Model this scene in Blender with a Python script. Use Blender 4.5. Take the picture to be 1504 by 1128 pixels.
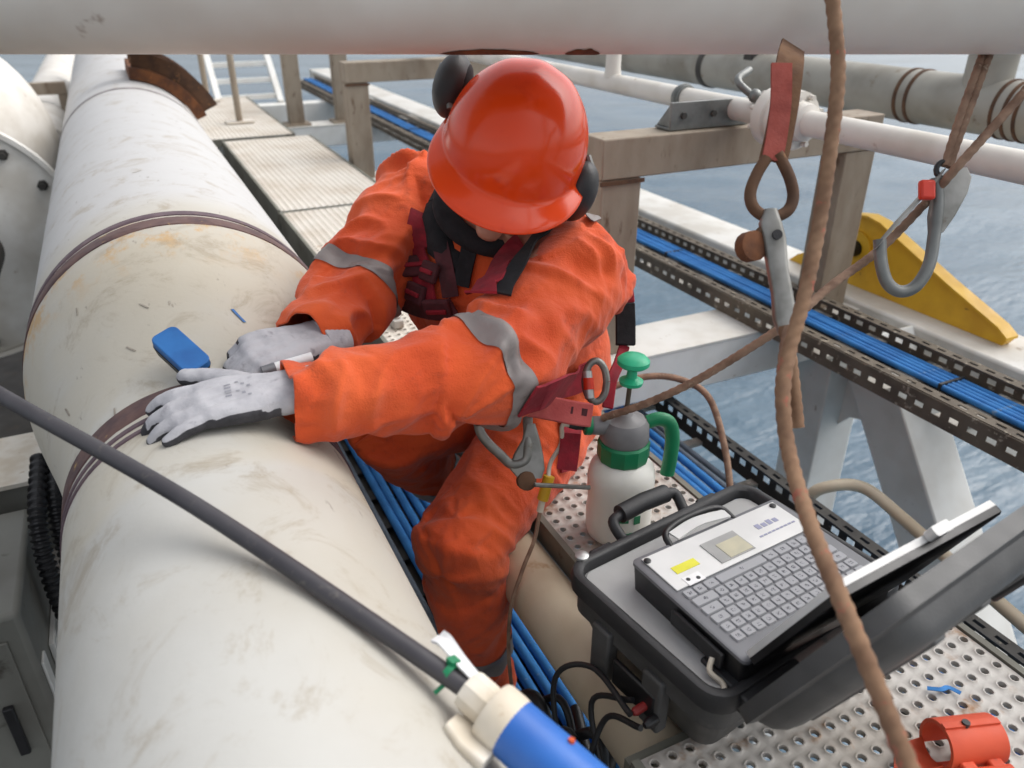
import bpy, bmesh, math, random
import numpy as np
from mathutils import Vector, Matrix, noise as mnoise
from mathutils.bvhtree import BVHTree
random.seed(4)
R = math.radians
scene = bpy.context.scene
for o in list(bpy.data.objects): bpy.data.objects.remove(o)

# ---------------------------------------------------------------- camera, sky, sun, exposure
cd = bpy.data.cameras.new('camera'); cam = bpy.data.objects.new('camera', cd)
scene.collection.objects.link(cam); scene.camera = cam
cam.location = (0, 0, 0)                       # photographer's eye; the main pipe runs along +Y below it
cam.rotation_euler = (R(90 - 27.55), 0, R(-25.62))
cd.sensor_width = 36; cd.lens = 27.53; cd.clip_start = 0.02; cd.clip_end = 60000
cd.dof.use_dof = True; cd.dof.focus_distance = 1.25; cd.dof.aperture_fstop = 4.5

SUN_EL, SUN_AZ = 50, 95                         # overcast: a broad bright patch of sky over the sea side, beyond the worker
w = bpy.data.worlds.new('World'); scene.world = w; w.use_nodes = True
nt = w.node_tree; nt.nodes.clear()
sky = nt.nodes.new('ShaderNodeTexSky'); sky.sky_type = 'NISHITA'; sky.sun_disc = False
sky.sun_elevation = R(SUN_EL); sky.sun_rotation = R(SUN_AZ)
sky.air_density = 1.0; sky.dust_density = 4.0; sky.ozone_density = 1.0
hs = nt.nodes.new('ShaderNodeHueSaturation'); hs.inputs['Saturation'].default_value = 0.22
bg = nt.nodes.new('ShaderNodeBackground'); bg.inputs['Strength'].default_value = 0.15
wo = nt.nodes.new('ShaderNodeOutputWorld')
nt.links.new(sky.outputs[0], hs.inputs['Color']); nt.links.new(hs.outputs[0], bg.inputs[0]); nt.links.new(bg.outputs[0], wo.inputs[0])
sl = bpy.data.lights.new('sun', 'SUN'); sl.energy = .5; sl.angle = R(70); sl.color = (1, .96, .9)
so = bpy.data.objects.new('sun', sl); scene.collection.objects.link(so); so.location = (0, 0, 6)
so.rotation_euler = (R(90 - SUN_EL), 0, R(180 - SUN_AZ))
scene.view_settings.view_transform = 'Standard'; scene.view_settings.look = 'None'
scene.view_settings.gamma = 1; scene.view_settings.use_curve_mapping = False
scene.view_settings.exposure = 0.72
scene.cycles.max_bounces = 6; scene.cycles.diffuse_bounces = 3; scene.cycles.glossy_bounces = 3; scene.cycles.transmission_bounces = 3

# ---------------------------------------------------------------- materials
def lin(r, g, b):
    f = lambda c: (c/255/12.92) if c/255 <= .04045 else ((c/255+.055)/1.055)**2.4
    return (f(r), f(g), f(b), 1)
class NT:
    def __init__(s, name):
        s.m = bpy.data.materials.new(name); s.m.use_nodes = True; s.t = s.m.node_tree
        s.p = s.t.nodes['Principled BSDF']
        s.co = s.t.nodes.new('ShaderNodeTexCoord').outputs['Object']
    def n(s, t, **k):
        n = s.t.nodes.new(t)
        for a, v in k.items(): setattr(n, a, v)
        return n
    def set(s, sock, v):
        if hasattr(v, 'is_linked') or hasattr(v, 'links'): s.t.links.new(v, sock)
        else: sock.default_value = v
    def noise(s, scale, detail=3, rough=.55, stretch=None, dist=0):
        n = s.n('ShaderNodeTexNoise'); c = s.co
        if stretch:
            m = s.n('ShaderNodeMapping'); m.inputs['Scale'].default_value = stretch; s.t.links.new(c, m.inputs[0]); c = m.outputs[0]
        s.t.links.new(c, n.inputs['Vector'])
        n.inputs['Scale'].default_value = scale; n.inputs['Detail'].default_value = detail; n.inputs['Roughness'].default_value = rough
        n.inputs['Distortion'].default_value = dist
        return n.outputs[0]
    def ramp(s, v, a, b):
        n = s.n('ShaderNodeMapRange'); n.interpolation_type = 'SMOOTHSTEP'
        s.set(n.inputs[0], v); n.inputs[1].default_value = a; n.inputs[2].default_value = b
        return n.outputs[0]
    def math(s, op, a, b=0.0):
        n = s.n('ShaderNodeMath', operation=op); s.set(n.inputs[0], a); s.set(n.inputs[1], b); return n.outputs[0]
    def mix(s, f, a, b):
        n = s.n('ShaderNodeMix', data_type='RGBA'); s.set(n.inputs[0], f); s.set(n.inputs[6], a); s.set(n.inputs[7], b); return n.outputs[2]
    def bump(s, h, strength=.3, dist=.002):
        n = s.n('ShaderNodeBump'); n.inputs['Strength'].default_value = strength; n.inputs['Distance'].default_value = dist
        s.set(n.inputs['Height'], h); s.t.links.new(n.outputs[0], s.p.inputs['Normal'])
    def xyz(s):
        n = s.n('ShaderNodeSeparateXYZ'); s.t.links.new(s.co, n.inputs[0]); return n.outputs
M = {}
def paint(name, col, col2=None, rough=.5, metal=0, sc=6, lo=.35, hi=.7, dirt=None, dsc=18, dlo=.6, dhi=.72, bump=.15, bsc=60, bd=.002, stretch=None):
    """worn paint or plastic: two tones by large noise, spots of a third by small noise"""
    t = NT(name); c = col
    if col2: c = t.mix(t.ramp(t.noise(sc, 3, stretch=stretch), lo, hi), col, col2)
    if dirt: c = t.mix(t.ramp(t.noise(dsc, 4, .65, stretch=stretch), dlo, dhi), c, dirt)
    t.set(t.p.inputs['Base Color'], c)
    rn = t.noise(sc*3, 1)
    r = t.math('ADD', t.math('MULTIPLY', rn, .25), rough-.12)
    t.set(t.p.inputs['Roughness'], r); t.p.inputs['Metallic'].default_value = metal
    if bump: t.bump(t.noise(bsc, 2, .6), bump, bd)
    M[name] = t.m; return t
paint('white_paint', lin(214, 210, 203), lin(196, 190, 180), .5, dirt=lin(140, 118, 96), dlo=.66, dhi=.8)
paint('overhead_paint', lin(238, 233, 224), lin(222, 213, 202), .5, sc=4, dirt=lin(128, 92, 66), dsc=9, dlo=.68, dhi=.78)
paint('pale_beam', lin(226, 224, 218), lin(205, 200, 190), .6, dirt=lin(150, 130, 105), dlo=.64, dhi=.78)
paint('struct_grey', lin(230, 230, 226), lin(216, 214, 208), .55, dirt=lin(150, 132, 110), dlo=.66, dhi=.8)
paint('galv_brown', lin(150, 138, 122), lin(128, 113, 96), .7, sc=9, dirt=lin(92, 68, 48), dsc=26, dlo=.58, dhi=.74, bump=.3, stretch=(1, 1, .35))
paint('grey_pipe', lin(158, 155, 146), lin(132, 128, 118), .6, sc=5, dirt=lin(108, 88, 66), dsc=14, dlo=.62, dhi=.76)
paint('rust', lin(118, 72, 40), lin(78, 48, 32), .85, sc=20, dirt=lin(160, 100, 50), dsc=40, bump=.6)
paint('rust_dark', lin(96, 68, 48), lin(70, 50, 38), .85, sc=20, dirt=lin(136, 96, 60), dsc=40, bump=.6)
paint('band_brown', lin(100, 76, 72), lin(78, 58, 60), .75, sc=30, dirt=lin(158, 128, 80), dsc=34, dlo=.62, dhi=.72)
paint('band_purple', lin(98, 80, 86), lin(80, 64, 72), .7, sc=30, dirt=lin(150, 128, 96), dsc=40, dlo=.64, dhi=.74)
paint('band_grey', lin(130, 122, 122), lin(110, 104, 104), .7, sc=30)
paint('seam_thread', lin(176, 70, 34), lin(160, 60, 30), .9, sc=60, bump=0)
paint('glove_print', lin(140, 140, 148), lin(160, 160, 166), .9, sc=80, bump=0)
paint('scuff', lin(160, 152, 140), lin(140, 130, 120), .7, sc=90, bump=0)
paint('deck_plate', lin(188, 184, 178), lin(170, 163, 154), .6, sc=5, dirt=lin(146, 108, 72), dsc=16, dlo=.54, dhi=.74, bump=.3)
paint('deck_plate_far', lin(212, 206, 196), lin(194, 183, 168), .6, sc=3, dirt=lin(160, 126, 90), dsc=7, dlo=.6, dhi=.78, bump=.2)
paint('channel_grey', lin(118, 118, 108), lin(100, 98, 88), .65, dirt=lin(80, 66, 50))
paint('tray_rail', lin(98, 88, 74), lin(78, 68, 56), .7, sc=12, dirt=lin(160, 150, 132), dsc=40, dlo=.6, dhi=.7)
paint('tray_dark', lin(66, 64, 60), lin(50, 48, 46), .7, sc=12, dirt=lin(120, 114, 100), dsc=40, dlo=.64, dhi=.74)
paint('tray_light', lin(176, 172, 164), lin(150, 144, 134), .6, sc=12, dirt=lin(110, 92, 72), dsc=30)
paint('cable_blue', lin(48, 122, 188), lin(40, 106, 170), .75, sc=14, dirt=lin(120, 150, 180), dsc=30, dlo=.62, dhi=.75, bump=.05)
paint('cable_grey', lin(96, 106, 118), lin(80, 88, 98), .6, sc=14)
paint('cable_black', lin(38, 38, 40), lin(28, 28, 30), .45, sc=14, dirt=lin(70, 68, 64), dlo=.64)
paint('rod_black', lin(66, 64, 68), lin(54, 52, 57), .5, sc=14, dirt=lin(84, 80, 78), dsc=60, bump=.05)
paint('beige_pipe', lin(206, 193, 170), lin(192, 176, 150), .5, sc=7, dirt=lin(158, 124, 86), dsc=12, dlo=.62, dhi=.8)
paint('yellow_paint', lin(222, 176, 44), lin(204, 156, 36), .5, sc=9, dirt=lin(140, 96, 40), dsc=20, dlo=.66, dhi=.76)
paint('rope_brown', lin(136, 106, 82), lin(112, 84, 64), .9, sc=30, dirt=lin(150, 88, 72), dsc=45, dlo=.6, dhi=.68, bump=.5)
paint('rope_thin', lin(150, 122, 102), lin(118, 92, 76), .9, sc=40, dirt=lin(176, 156, 136), dsc=60, bump=.5)
paint('webbing_red', lin(158, 78, 68), lin(134, 60, 52), .9, sc=30, bump=.5, bsc=300, bd=.001)
paint('webbing_brown', lin(112, 82, 58), lin(90, 62, 44), .9, sc=30, bump=.5, bsc=300, bd=.001)
paint('metal_dull', lin(150, 149, 145), lin(118, 117, 112), .45, .65, sc=22, dirt=lin(96, 84, 70), dsc=40, dlo=.62, dhi=.74)
paint('metal_grey', lin(124, 126, 124), lin(104, 106, 104), .45, .5, sc=22)
paint('steel_bright', lin(200, 200, 198), lin(170, 170, 168), .35, .7, sc=22)
paint('red_dull', lin(140, 36, 34), lin(120, 30, 30), .5, sc=20, bump=0)
paint('red_plastic', lin(214, 58, 34), lin(196, 46, 28), .4, sc=20, bump=0)
paint('blue_tool', lin(40, 110, 178), lin(32, 94, 160), .55, sc=20)
paint('blue_tube', lin(46, 108, 190), lin(40, 96, 176), .4, sc=10, dirt=lin(70, 122, 206), dsc=22, dlo=.6)
paint('black_plastic', lin(46, 46, 48), lin(36, 36, 38), .5, sc=15, bump=.25, bsc=400, bd=.001)
paint('black_gloss', lin(30, 30, 32), lin(22, 22, 24), .35, sc=15, bump=0)
paint('case_shell', lin(84, 84, 84), lin(68, 68, 68), .5, sc=9, dirt=lin(104, 100, 94), dsc=14, dlo=.6, dhi=.8, bump=.3, bsc=400, bd=.001)
paint('case_panel', lin(176, 176, 175), lin(164, 164, 162), .55, sc=9, bump=.2, bsc=300, bd=.001)
paint('laptop_silver', lin(176, 176, 178), lin(164, 164, 166), .4, .2, sc=9, bump=0)
paint('laptop_palm', lin(222, 222, 220), lin(208, 208, 206), .45, sc=9, bump=0)
paint('laptop_deck', lin(122, 123, 127), lin(112, 113, 117), .45, .2, sc=9, bump=0)
t = NT('key_grey'); X, Y, Z = t.xyz(); ln_ = t.math('MULTIPLY', t.math('LESS_THAN', t.math('ABSOLUTE', X), .0030), t.math('LESS_THAN', t.math('ABSOLUTE', Y), .0026))
rnd = t.n('ShaderNodeObjectInfo').outputs['Random']; mp_ = t.n('ShaderNodeVectorMath', operation='ADD'); t.t.links.new(t.co, mp_.inputs[0]); t.t.links.new(rnd, mp_.inputs[1]); t.co = mp_.outputs[0]
t.set(t.p.inputs['Base Color'], t.mix(t.math('MULTIPLY', ln_, t.ramp(t.noise(520, 1), .5, .54)), lin(156, 157, 161), lin(70, 70, 78))); t.p.inputs['Roughness'].default_value = .5; M['key_grey'] = t.m
paint('touchpad', lin(176, 172, 150), lin(190, 184, 158), .4, sc=30, bump=0)
paint('touch_grey', lin(160, 160, 158), lin(150, 150, 148), .4, sc=30, bump=0)
paint('sticker_yellow', lin(226, 222, 70), lin(214, 208, 60), .6, sc=30, bump=0)
paint('white_label', lin(240, 240, 240), lin(226, 226, 226), .6, sc=30, bump=0)
paint('print_grey', lin(150, 152, 176), None, .6, sc=30, bump=0)
paint('green_plastic', lin(24, 128, 84), lin(18, 112, 72), .4, sc=15, bump=0)
paint('green_bright', lin(44, 186, 138), lin(36, 170, 124), .4, sc=15, bump=0)
paint('sprayer_grey', lin(128, 127, 128), lin(114, 113, 114), .45, sc=15, bump=0)
paint('white_plastic', lin(226, 220, 208), lin(206, 194, 174), .5, sc=14, dirt=lin(166, 132, 92), dsc=30, dlo=.62, dhi=.76)
paint('orange_clamp', lin(216, 84, 50), lin(196, 70, 40), .6, sc=14, dirt=lin(150, 62, 42), dsc=26, dlo=.62, dhi=.75)
paint('harness_red', lin(150, 28, 44), lin(120, 22, 36), .85, sc=30, bump=.5, bsc=300, bd=.001)
paint('harness_dark', lin(88, 40, 46), lin(66, 30, 34), .85, sc=30, bump=.5, bsc=300, bd=.001)
paint('pad_pink', lin(196, 96, 92), lin(178, 78, 76), .85, sc=20, dirt=lin(150, 62, 58), dsc=40, bump=.5, bsc=300, bd=.001)
paint('black_cloth', lin(34, 33, 36), lin(24, 23, 26), .95, sc=30, bump=.5, bsc=200, bd=.001)
paint('reflective', lin(142, 134, 131), lin(120, 112, 110), .5, .0, sc=12, dirt=lin(112, 96, 90), dsc=22, bump=.3, bsc=200, bd=.001)
paint('helmet_orange', lin(229, 73, 24), lin(223, 66, 22), .16, sc=4, dirt=lin(212, 58, 22), dsc=9, bump=.03, bsc=14, bd=.003)
paint('glove_dark', lin(72, 71, 74), lin(56, 55, 58), .75, sc=40, dirt=lin(96, 92, 90), dsc=50, bump=.4, bsc=200, bd=.001)
paint('skin', lin(196, 140, 116), lin(180, 122, 100), .5, sc=30, bump=.1)
paint('eye_white', lin(226, 222, 216), None, .2, sc=30, bump=0)
paint('glass_dark', lin(46, 60, 92), None, .1, sc=30, bump=0)
paint('cabinet', lin(132, 132, 125), lin(116, 114, 107), .55, sc=5, dirt=lin(66, 60, 52), dsc=12, dlo=.62, dhi=.8)
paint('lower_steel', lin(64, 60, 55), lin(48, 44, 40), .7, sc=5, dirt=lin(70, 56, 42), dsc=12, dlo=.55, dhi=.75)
paint('boot', lin(60, 44, 34), lin(46, 34, 28), .7, sc=20)
paint('orange_trim', lin(200, 84, 40), lin(176, 66, 34), .6, sc=20)

# knit glove: white back, dark dipped palm and fingertips (painted per vertex)
t = NT('glove_white'); at_ = t.n('ShaderNodeAttribute', attribute_name='dip').outputs['Fac']
dm = t.ramp(t.math('ADD', at_, t.math('MULTIPLY', t.math('SUBTRACT', t.noise(120, 2), .5), .35)), .44, .56)
c = t.mix(t.ramp(t.noise(28, 3), .35, .7), lin(192, 191, 195), lin(172, 171, 176)); c = t.mix(t.ramp(t.noise(55, 3), .58, .75), c, lin(158, 156, 162))
t.set(t.p.inputs['Base Color'], t.mix(dm, c, t.mix(t.ramp(t.noise(40, 3), .4, .7), lin(70, 69, 73), lin(54, 53, 57)))); t.p.inputs['Roughness'].default_value = .85
t.bump(t.noise(380, 2), .5, .001); M['glove_white'] = t.m
# coverall cloth
t = NT('coverall')
c = t.mix(t.ramp(t.noise(7, 5), .3, .75), lin(222, 90, 38), lin(208, 74, 31))
c = t.mix(t.math('MULTIPLY', t.ramp(t.noise(4.5, 3, .6), .5, .75), .4), c, lin(228, 110, 60))
c = t.mix(t.math('MULTIPLY', t.ramp(t.noise(14, 5, .7), .56, .74), .7), c, lin(160, 66, 40))
t.set(t.p.inputs['Base Color'], c); t.p.inputs['Roughness'].default_value = .9
t.p.inputs['Sheen Weight'].default_value = .15
cr = t.math('ABSOLUTE', t.math('SUBTRACT', t.noise(9, 3, .55, dist=.4), .5)); cr = t.math('MULTIPLY', t.ramp(cr, 0, .19), 2.0)
t.bump(t.math('ADD', t.math('ADD', t.noise(420, 2), t.math('MULTIPLY', t.noise(38, 3, .6), 2.0)), cr), .45, .003); M['coverall'] = t.m

# main pipe coating: cream joint area, whiter coat below, ochre streaks by the first weld band, scuffs
t = NT('pipe_coat'); X, Y, Z = t.xyz(); Y = t.math('ADD', Y, 1.0)
yn = t.math('ADD', Y, t.math('MULTIPLY', t.math('SUBTRACT', t.noise(5, 3), .5), .10))
c = t.mix(t.ramp(t.noise(3, 5), .3, .7), lin(193, 192, 187), lin(182, 180, 174))
cream = t.math('MULTIPLY', t.ramp(yn, .84, .88), t.ramp(yn, 1.62, 1.5))
c = t.mix(t.math('MULTIPLY', cream, t.ramp(t.noise(6, 5), .15, .6)), c, lin(190, 184, 170))
c = t.mix(t.math('MULTIPLY', t.ramp(t.noise(1.7, 4, .6), .45, .7), .45), c, lin(176, 166, 146))
far = t.ramp(yn, 1.7, 1.9); c = t.mix(far, c, lin(188, 187, 186))
och = t.math('MULTIPLY', t.math('MULTIPLY', t.ramp(yn, 1.40, 1.57), t.ramp(yn, 1.70, 1.6)), t.ramp(t.noise(13, 5, .7, stretch=(1, .5, 1)), .48, .62))
c = t.mix(t.math('MULTIPLY', och, .8), c, lin(190, 146, 78))
c = t.mix(t.math('MULTIPLY', t.ramp(t.noise(9, 6, .76, dist=.8), .50, .70), .60), c, lin(150, 136, 114))
c = t.mix(t.math('MULTIPLY', t.ramp(t.noise(34, 4, .6, stretch=(1, .35, 1)), .68, .74), .55), c, lin(118, 108, 98))
t.set(t.p.inputs['Base Color'], c)
t.set(t.p.inputs['Roughness'], t.math('ADD', t.math('MULTIPLY', t.noise(9, 3), .3), .45))
t.bump(t.math('ADD', t.noise(22, 6, .6), t.math('MULTIPLY', t.noise(4, 2), 2.0)), .28, .004); M['pipe_coat'] = t.m

M['helmet_orange'].node_tree.nodes['Principled BSDF'].inputs['Specular IOR Level'].default_value = .38
# translucent bottle
t = NT('bottle'); t.p.inputs['Base Color'].default_value = lin(234, 232, 224); t.p.inputs['Roughness'].default_value = .35
t.p.inputs['Subsurface Weight'].default_value = .5; t.p.inputs['Subsurface Radius'].default_value = (.03, .03, .025); M['bottle'] = t.m

# sea
t = NT('sea_water')
t.set(t.p.inputs['Base Color'], t.mix(t.ramp(t.noise(.05, 4, stretch=(1, 1.6, 1)), .35, .65), (.042, .088, .132, 1), (.054, .106, .152, 1)))
t.p.inputs['Roughness'].default_value = .18; t.p.inputs['IOR'].default_value = 1.45
t.bump(t.math('ADD', t.noise(1.3, 3, .55, stretch=(.9, 2.6, 1)), t.math('MULTIPLY', t.noise(.45, 2, .5, stretch=(.9, 2.8, 1)), 1.8)), .6, .34)
ds = t.n('ShaderNodeVectorMath', operation='LENGTH'); t.t.links.new(t.co, ds.inputs[0]); bn = [n for n in t.t.nodes if n.type == 'BUMP'][0]
t.set(bn.inputs['Strength'], t.math('SUBTRACT', .42, t.math('MULTIPLY', t.ramp(ds.outputs['Value'], 40, 230), .36))); M['sea_water'] = t.m        # ripples too fine to see far off

# ---------------------------------------------------------------- mesh helpers
V = Vector
def npv(p): return np.array(p, float)
class MB:
    def __init__(s): s.v = []; s.f = []
    def add(s, vs, fs):
        b = len(s.v); s.v += [tuple(map(float, p)) for p in vs]; s.f += [tuple(i+b for i in f) for f in fs]; return s
    def box(s, a, b):
        (x0, y0, z0), (x1, y1, z1) = a, b
        return s.add([(x0,y0,z0),(x1,y0,z0),(x1,y1,z0),(x0,y1,z0),(x0,y0,z1),(x1,y0,z1),(x1,y1,z1),(x0,y1,z1)],
                     [(3,2,1,0),(4,5,6,7),(0,1,5,4),(1,2,6,5),(2,3,7,6),(3,0,4,7)])
    def obox(s, c, ax, ay, az, hx, hy, hz):
        c = V(c); ax, ay, az = V(ax).normalized(), V(ay).normalized(), V(az).normalized()
        vs = [c+ax*hx*i+ay*hy*j+az*hz*k for k in (-1, 1) for (i, j) in ((-1,-1),(1,-1),(1,1),(-1,1))]
        return s.add(vs, [(3,2,1,0),(4,5,6,7),(0,1,5,4),(1,2,6,5),(2,3,7,6),(3,0,4,7)])
    def bar(s, a, b, w, h, up=(0,0,1)):
        a, b = V(a), V(b); d = (b-a); L = d.length; d.normalize(); side = d.cross(V(up)).normalized(); u = side.cross(d)
        return s.obox((a+b)/2, d, side, u, L/2, w/2, h/2)
    def tube(s, pts, r, seg=12, caps=True, flat=1.0, nrm=None):
        pts = [V(p) for p in pts]; n = len(pts); rr = r if hasattr(r, '__len__') else [r]*n
        T = [(pts[min(i+1, n-1)]-pts[max(i-1, 0)]).normalized() for i in range(n)]
        u = V(nrm) if nrm else (V((0,0,1)) if abs(T[0].z) < .9 else V((1,0,0)))
        vs = []
        for i in range(n):
            u = (u-T[i]*u.dot(T[i])).normalized(); q = T[i].cross(u)
            for k in range(seg):
                a = 2*math.pi*k/seg
                vs.append(pts[i]+(q*math.cos(a)+u*math.sin(a)*flat)*rr[i])
        fs = [(i*seg+k, i*seg+(k+1)%seg, (i+1)*seg+(k+1)%seg, (i+1)*seg+k) for i in range(n-1) for k in range(seg)]
        if caps: fs += [tuple(range(seg))[::-1], tuple((n-1)*seg+k for k in range(seg))]
        return s.add(vs, fs)
    def lathe(s, prof, c=(0,0,0), ax=(0,0,1), seg=24, caps=True):
        c = V(c); ax = V(ax).normalized(); e = V((1,0,0)) if abs(ax.x) < .9 else V((0,1,0))
        u = (e-ax*e.dot(ax)).normalized(); q = ax.cross(u); n = len(prof); vs = []
        for (r, h) in prof:
            for k in range(seg):
                a = 2*math.pi*k/seg; vs.append(c+ax*h+(u*math.cos(a)+q*math.sin(a))*r)
        fs = [(i*seg+k, i*seg+(k+1)%seg, (i+1)*seg+(k+1)%seg, (i+1)*seg+k) for i in range(n-1) for k in range(seg)]
        if caps: fs += [tuple(range(seg))[::-1], tuple((n-1)*seg+k for k in range(seg))]
        return s.add(vs, fs)
    def prism(s, poly, d):
        """closed polygon of 3d points extruded by vector d"""
        d = V(d); n = len(poly); vs = [V(p) for p in poly]+[V(p)+d for p in poly]
        return s.add(vs, [tuple(range(n))[::-1], tuple(range(n, 2*n))]+[(i, (i+1)%n, n+(i+1)%n, n+i) for i in range(n)])
    def ribbon(s, pts, nrms, w, th):
        """flat strap along pts lying on a surface with the given normals"""
        pts = [V(p) for p in pts]; n = len(pts); vs = []
        for i in range(n):
            T = (pts[min(i+1, n-1)]-pts[max(i-1, 0)]).normalized(); N = V(nrms[i]); N = (N-T*N.dot(T)).normalized(); S = T.cross(N)
            for (a, b) in ((-.5, 0), (.5, 0), (.5, 1), (-.5, 1)): vs.append(pts[i]+S*w*a+N*th*b)
        fs = [(i*4+k, i*4+(k+1)%4, (i+1)*4+(k+1)%4, (i+1)*4+k) for i in range(n-1) for k in range(4)]+[(3,2,1,0), tuple((n-1)*4+k for k in range(4))]
        return s.add(vs, fs)
    def sphere(s, c, r, seg=16, rings=10, ax=None):
        c = V(c); r = V(r) if hasattr(r, '__len__') else V((r, r, r)); A = ax or (V((1,0,0)), V((0,1,0)), V((0,0,1))); vs = []
        for i in range(rings+1):
            p = math.pi*i/rings
            for k in range(seg):
                a = 2*math.pi*k/seg
                vs.append(c+A[0]*r.x*math.sin(p)*math.cos(a)+A[1]*r.y*math.sin(p)*math.sin(a)+A[2]*r.z*math.cos(p))
        return s.add(vs, [(i*seg+k, (i+1)*seg+k, (i+1)*seg+(k+1)%seg, i*seg+(k+1)%seg) for i in range(rings) for k in range(seg)])
WL = {}                                              # world origin of each object (nothing is rotated)
def finish(o, parent, origin):
    scene.collection.objects.link(o)
    if parent is not None:
        o.parent = parent; o.location = V(origin)-WL[parent.name]
    else: o.location = origin
    WL[o.name] = V(origin)
def obj(name, mb, mat, parent=None, origin=None, smooth=40, bevel=0):
    if origin is None: origin = WL[parent.name] if parent is not None else (0, 0, 0)
    o_ = V(origin); me = bpy.data.meshes.new(name)
    me.from_pydata([(x-o_.x, y-o_.y, z-o_.z) for x, y, z in mb.v], [], mb.f)
    bm = bmesh.new(); bm.from_mesh(me); bmesh.ops.recalc_face_normals(bm, faces=bm.faces); bm.to_mesh(me); bm.free()
    for m in (mat if isinstance(mat, (list, tuple)) else [mat]): me.materials.append(M[m])
    if smooth:
        me.shade_smooth(); me.set_sharp_from_angle(angle=R(smooth))
    o = bpy.data.objects.new(name, me); finish(o, parent, origin)
    if bevel:
        b = o.modifiers.new('bevel', 'BEVEL'); b.width = bevel; b.segments = 2; b.limit_method = 'ANGLE'; b.angle_limit = R(50)
        b.harden_normals = False
    return o
def tag(o, label=None, cat=None, group=None, kind=None):
    for k, v in (('label', label), ('category', cat), ('group', group), ('kind', kind)):
        if v: o[k] = v
    return o
def thing(name, loc, label, cat, group=None):
    o = bpy.data.objects.new(name, None); o.empty_display_size = .05; finish(o, None, loc); return tag(o, label, cat, group)
def spline(pts, n=8):
    """Catmull-Rom through points"""
    P = [V(p) for p in pts]; P = [P[0]*2-P[1]]+P+[P[-1]*2-P[-2]]; out = []
    for i in range(1, len(P)-2):
        a, b, c, d = P[i-1:i+3]
        for k in range(n):
            t = k/n; out.append(.5*((2*b)+(c-a)*t+(2*a-5*b+4*c-d)*t*t+(3*b-a-3*c+d)*t**3))
    out.append(P[-2]); return out
def perf(mb, x0, x1, y0, y1, z, pitch=.027, hr=.0062, t=.006, rim=.0025):
    """plate with a grid of real, raised-rim holes"""
    nx, ny = max(1, round((x1-x0)/pitch)), max(1, round((y1-y0)/pitch)); dx, dy = (x1-x0)/nx, (y1-y0)/ny
    ring = [(math.cos(a), math.sin(a)) for a in [math.pi*k/4 for k in range(8)]]
    sq = [(1,0),(1,1),(0,1),(-1,1),(-1,0),(-1,-1),(0,-1),(1,-1)]
    for i in range(nx):
        for j in range(ny):
            cx, cy = x0+dx*(i+.5), y0+dy*(j+.5); vs = [(cx+a*dx/2, cy+b*dy/2, z) for a, b in sq]
            for (r, h) in ((hr*1.75, 0), (hr*1.3, rim), (hr, rim*.9), (hr, -t)): vs += [(cx+a*r, cy+b*r, z+h) for a, b in ring]
            mb.add(vs, [(l*8+k, l*8+(k+1)%8, (l+1)*8+(k+1)%8, (l+1)*8+k) for l in range(4) for k in range(8)])
    return mb
def slots(mb, p0, d, u, n, L, H, margin=(.25, .3), t=.003, ncell=10, rows=1):
    """strip of sheet with a row of real slots: origin p0, along d (length L), up u (height H), normal n"""
    p0, d, u, n = V(p0), V(d).normalized(), V(u).normalized(), V(n).normalized()
    for j in range(rows):
        for i in range(ncell):
            a0, a1 = L*i/ncell, L*(i+1)/ncell; b0, b1 = H*j/rows, H*(j+1)/rows
            ma, mb_ = (a1-a0)*margin[0], (b1-b0)*margin[1]; vs = []
            for off in (0, t):
                for (a, b) in ((a0,b0),(a1,b0),(a1,b1),(a0,b1),(a0+ma,b0+mb_),(a1-ma,b0+mb_),(a1-ma,b1-mb_),(a0+ma,b1-mb_)):
                    vs.append(p0+d*a+u*b+n*off)
            fs = [(k, (k+1)%4, 4+(k+1)%4, 4+k) for k in range(4)]+[(8+k, 12+k, 12+(k+1)%4, 8+(k+1)%4) for k in range(4)]+[(4+k, 4+(k+1)%4, 12+(k+1)%4, 12+k) for k in range(4)]
            fs += [(0,8,9,1), (2,10,11,3)]
            mb.add(vs, fs)
    return mb

# ================================================================ THE SETTING
# sea: one polar sheet with real swell near the platform, flat towards the horizon
SEA_Z = -22.0
mb = MB(); rad = [0.0]; r_ = 6.0
while r_ < 26000: rad.append(r_); r_ *= 1.016 if r_ < 420 else 1.25
nseg = 960; rng = np.random.RandomState(3)
wv = [(rng.uniform(0, 6.28), L, a) for L, a in ((23, .17), (17, .14), (11.7, .12), (8.1, .09), (6.2, .07), (4.7, .052), (3.7, .036), (2.9, .026), (2.3, .020), (1.9, .016), (3.2, .026), (5.3, .05), (9.6, .08))]
RR_, AA_ = np.meshgrid(np.array(rad), np.arange(nseg)*2*math.pi/nseg, indexing='ij'); gx, gy = RR_*np.cos(AA_), RR_*np.sin(AA_); gz = np.zeros_like(gx)
for i, (p, L, am) in enumerate(wv):
    t_ = math.radians(62+34*math.sin(i*2.3)); w1 = .9*np.sin(.11*gx-.07*gy+p)+.7*np.sin(.05*gx+.16*gy+2*p)      # crossing, wandering crests
    gz += am*np.sin(2*math.pi/L*(gx*math.cos(t_)+gy*math.sin(t_))+p+w1)*np.clip((L*42-RR_)/(L*30), 0, 1)
gz *= np.clip((420-RR_)/300, 0, 1)
vs = np.stack([gx, gy, SEA_Z+gz], -1).reshape(-1, 3).tolist()
mb.v = [tuple(v) for v in vs]; mb.f = [(i*nseg+k, (i+1)*nseg+k, (i+1)*nseg+(k+1) % nseg, i*nseg+(k+1) % nseg) for i in range(len(rad)-1) for k in range(nseg)]
tag(obj('sea', mb, 'sea_water', origin=(0, 0, SEA_Z), smooth=180), kind='structure')

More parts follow.
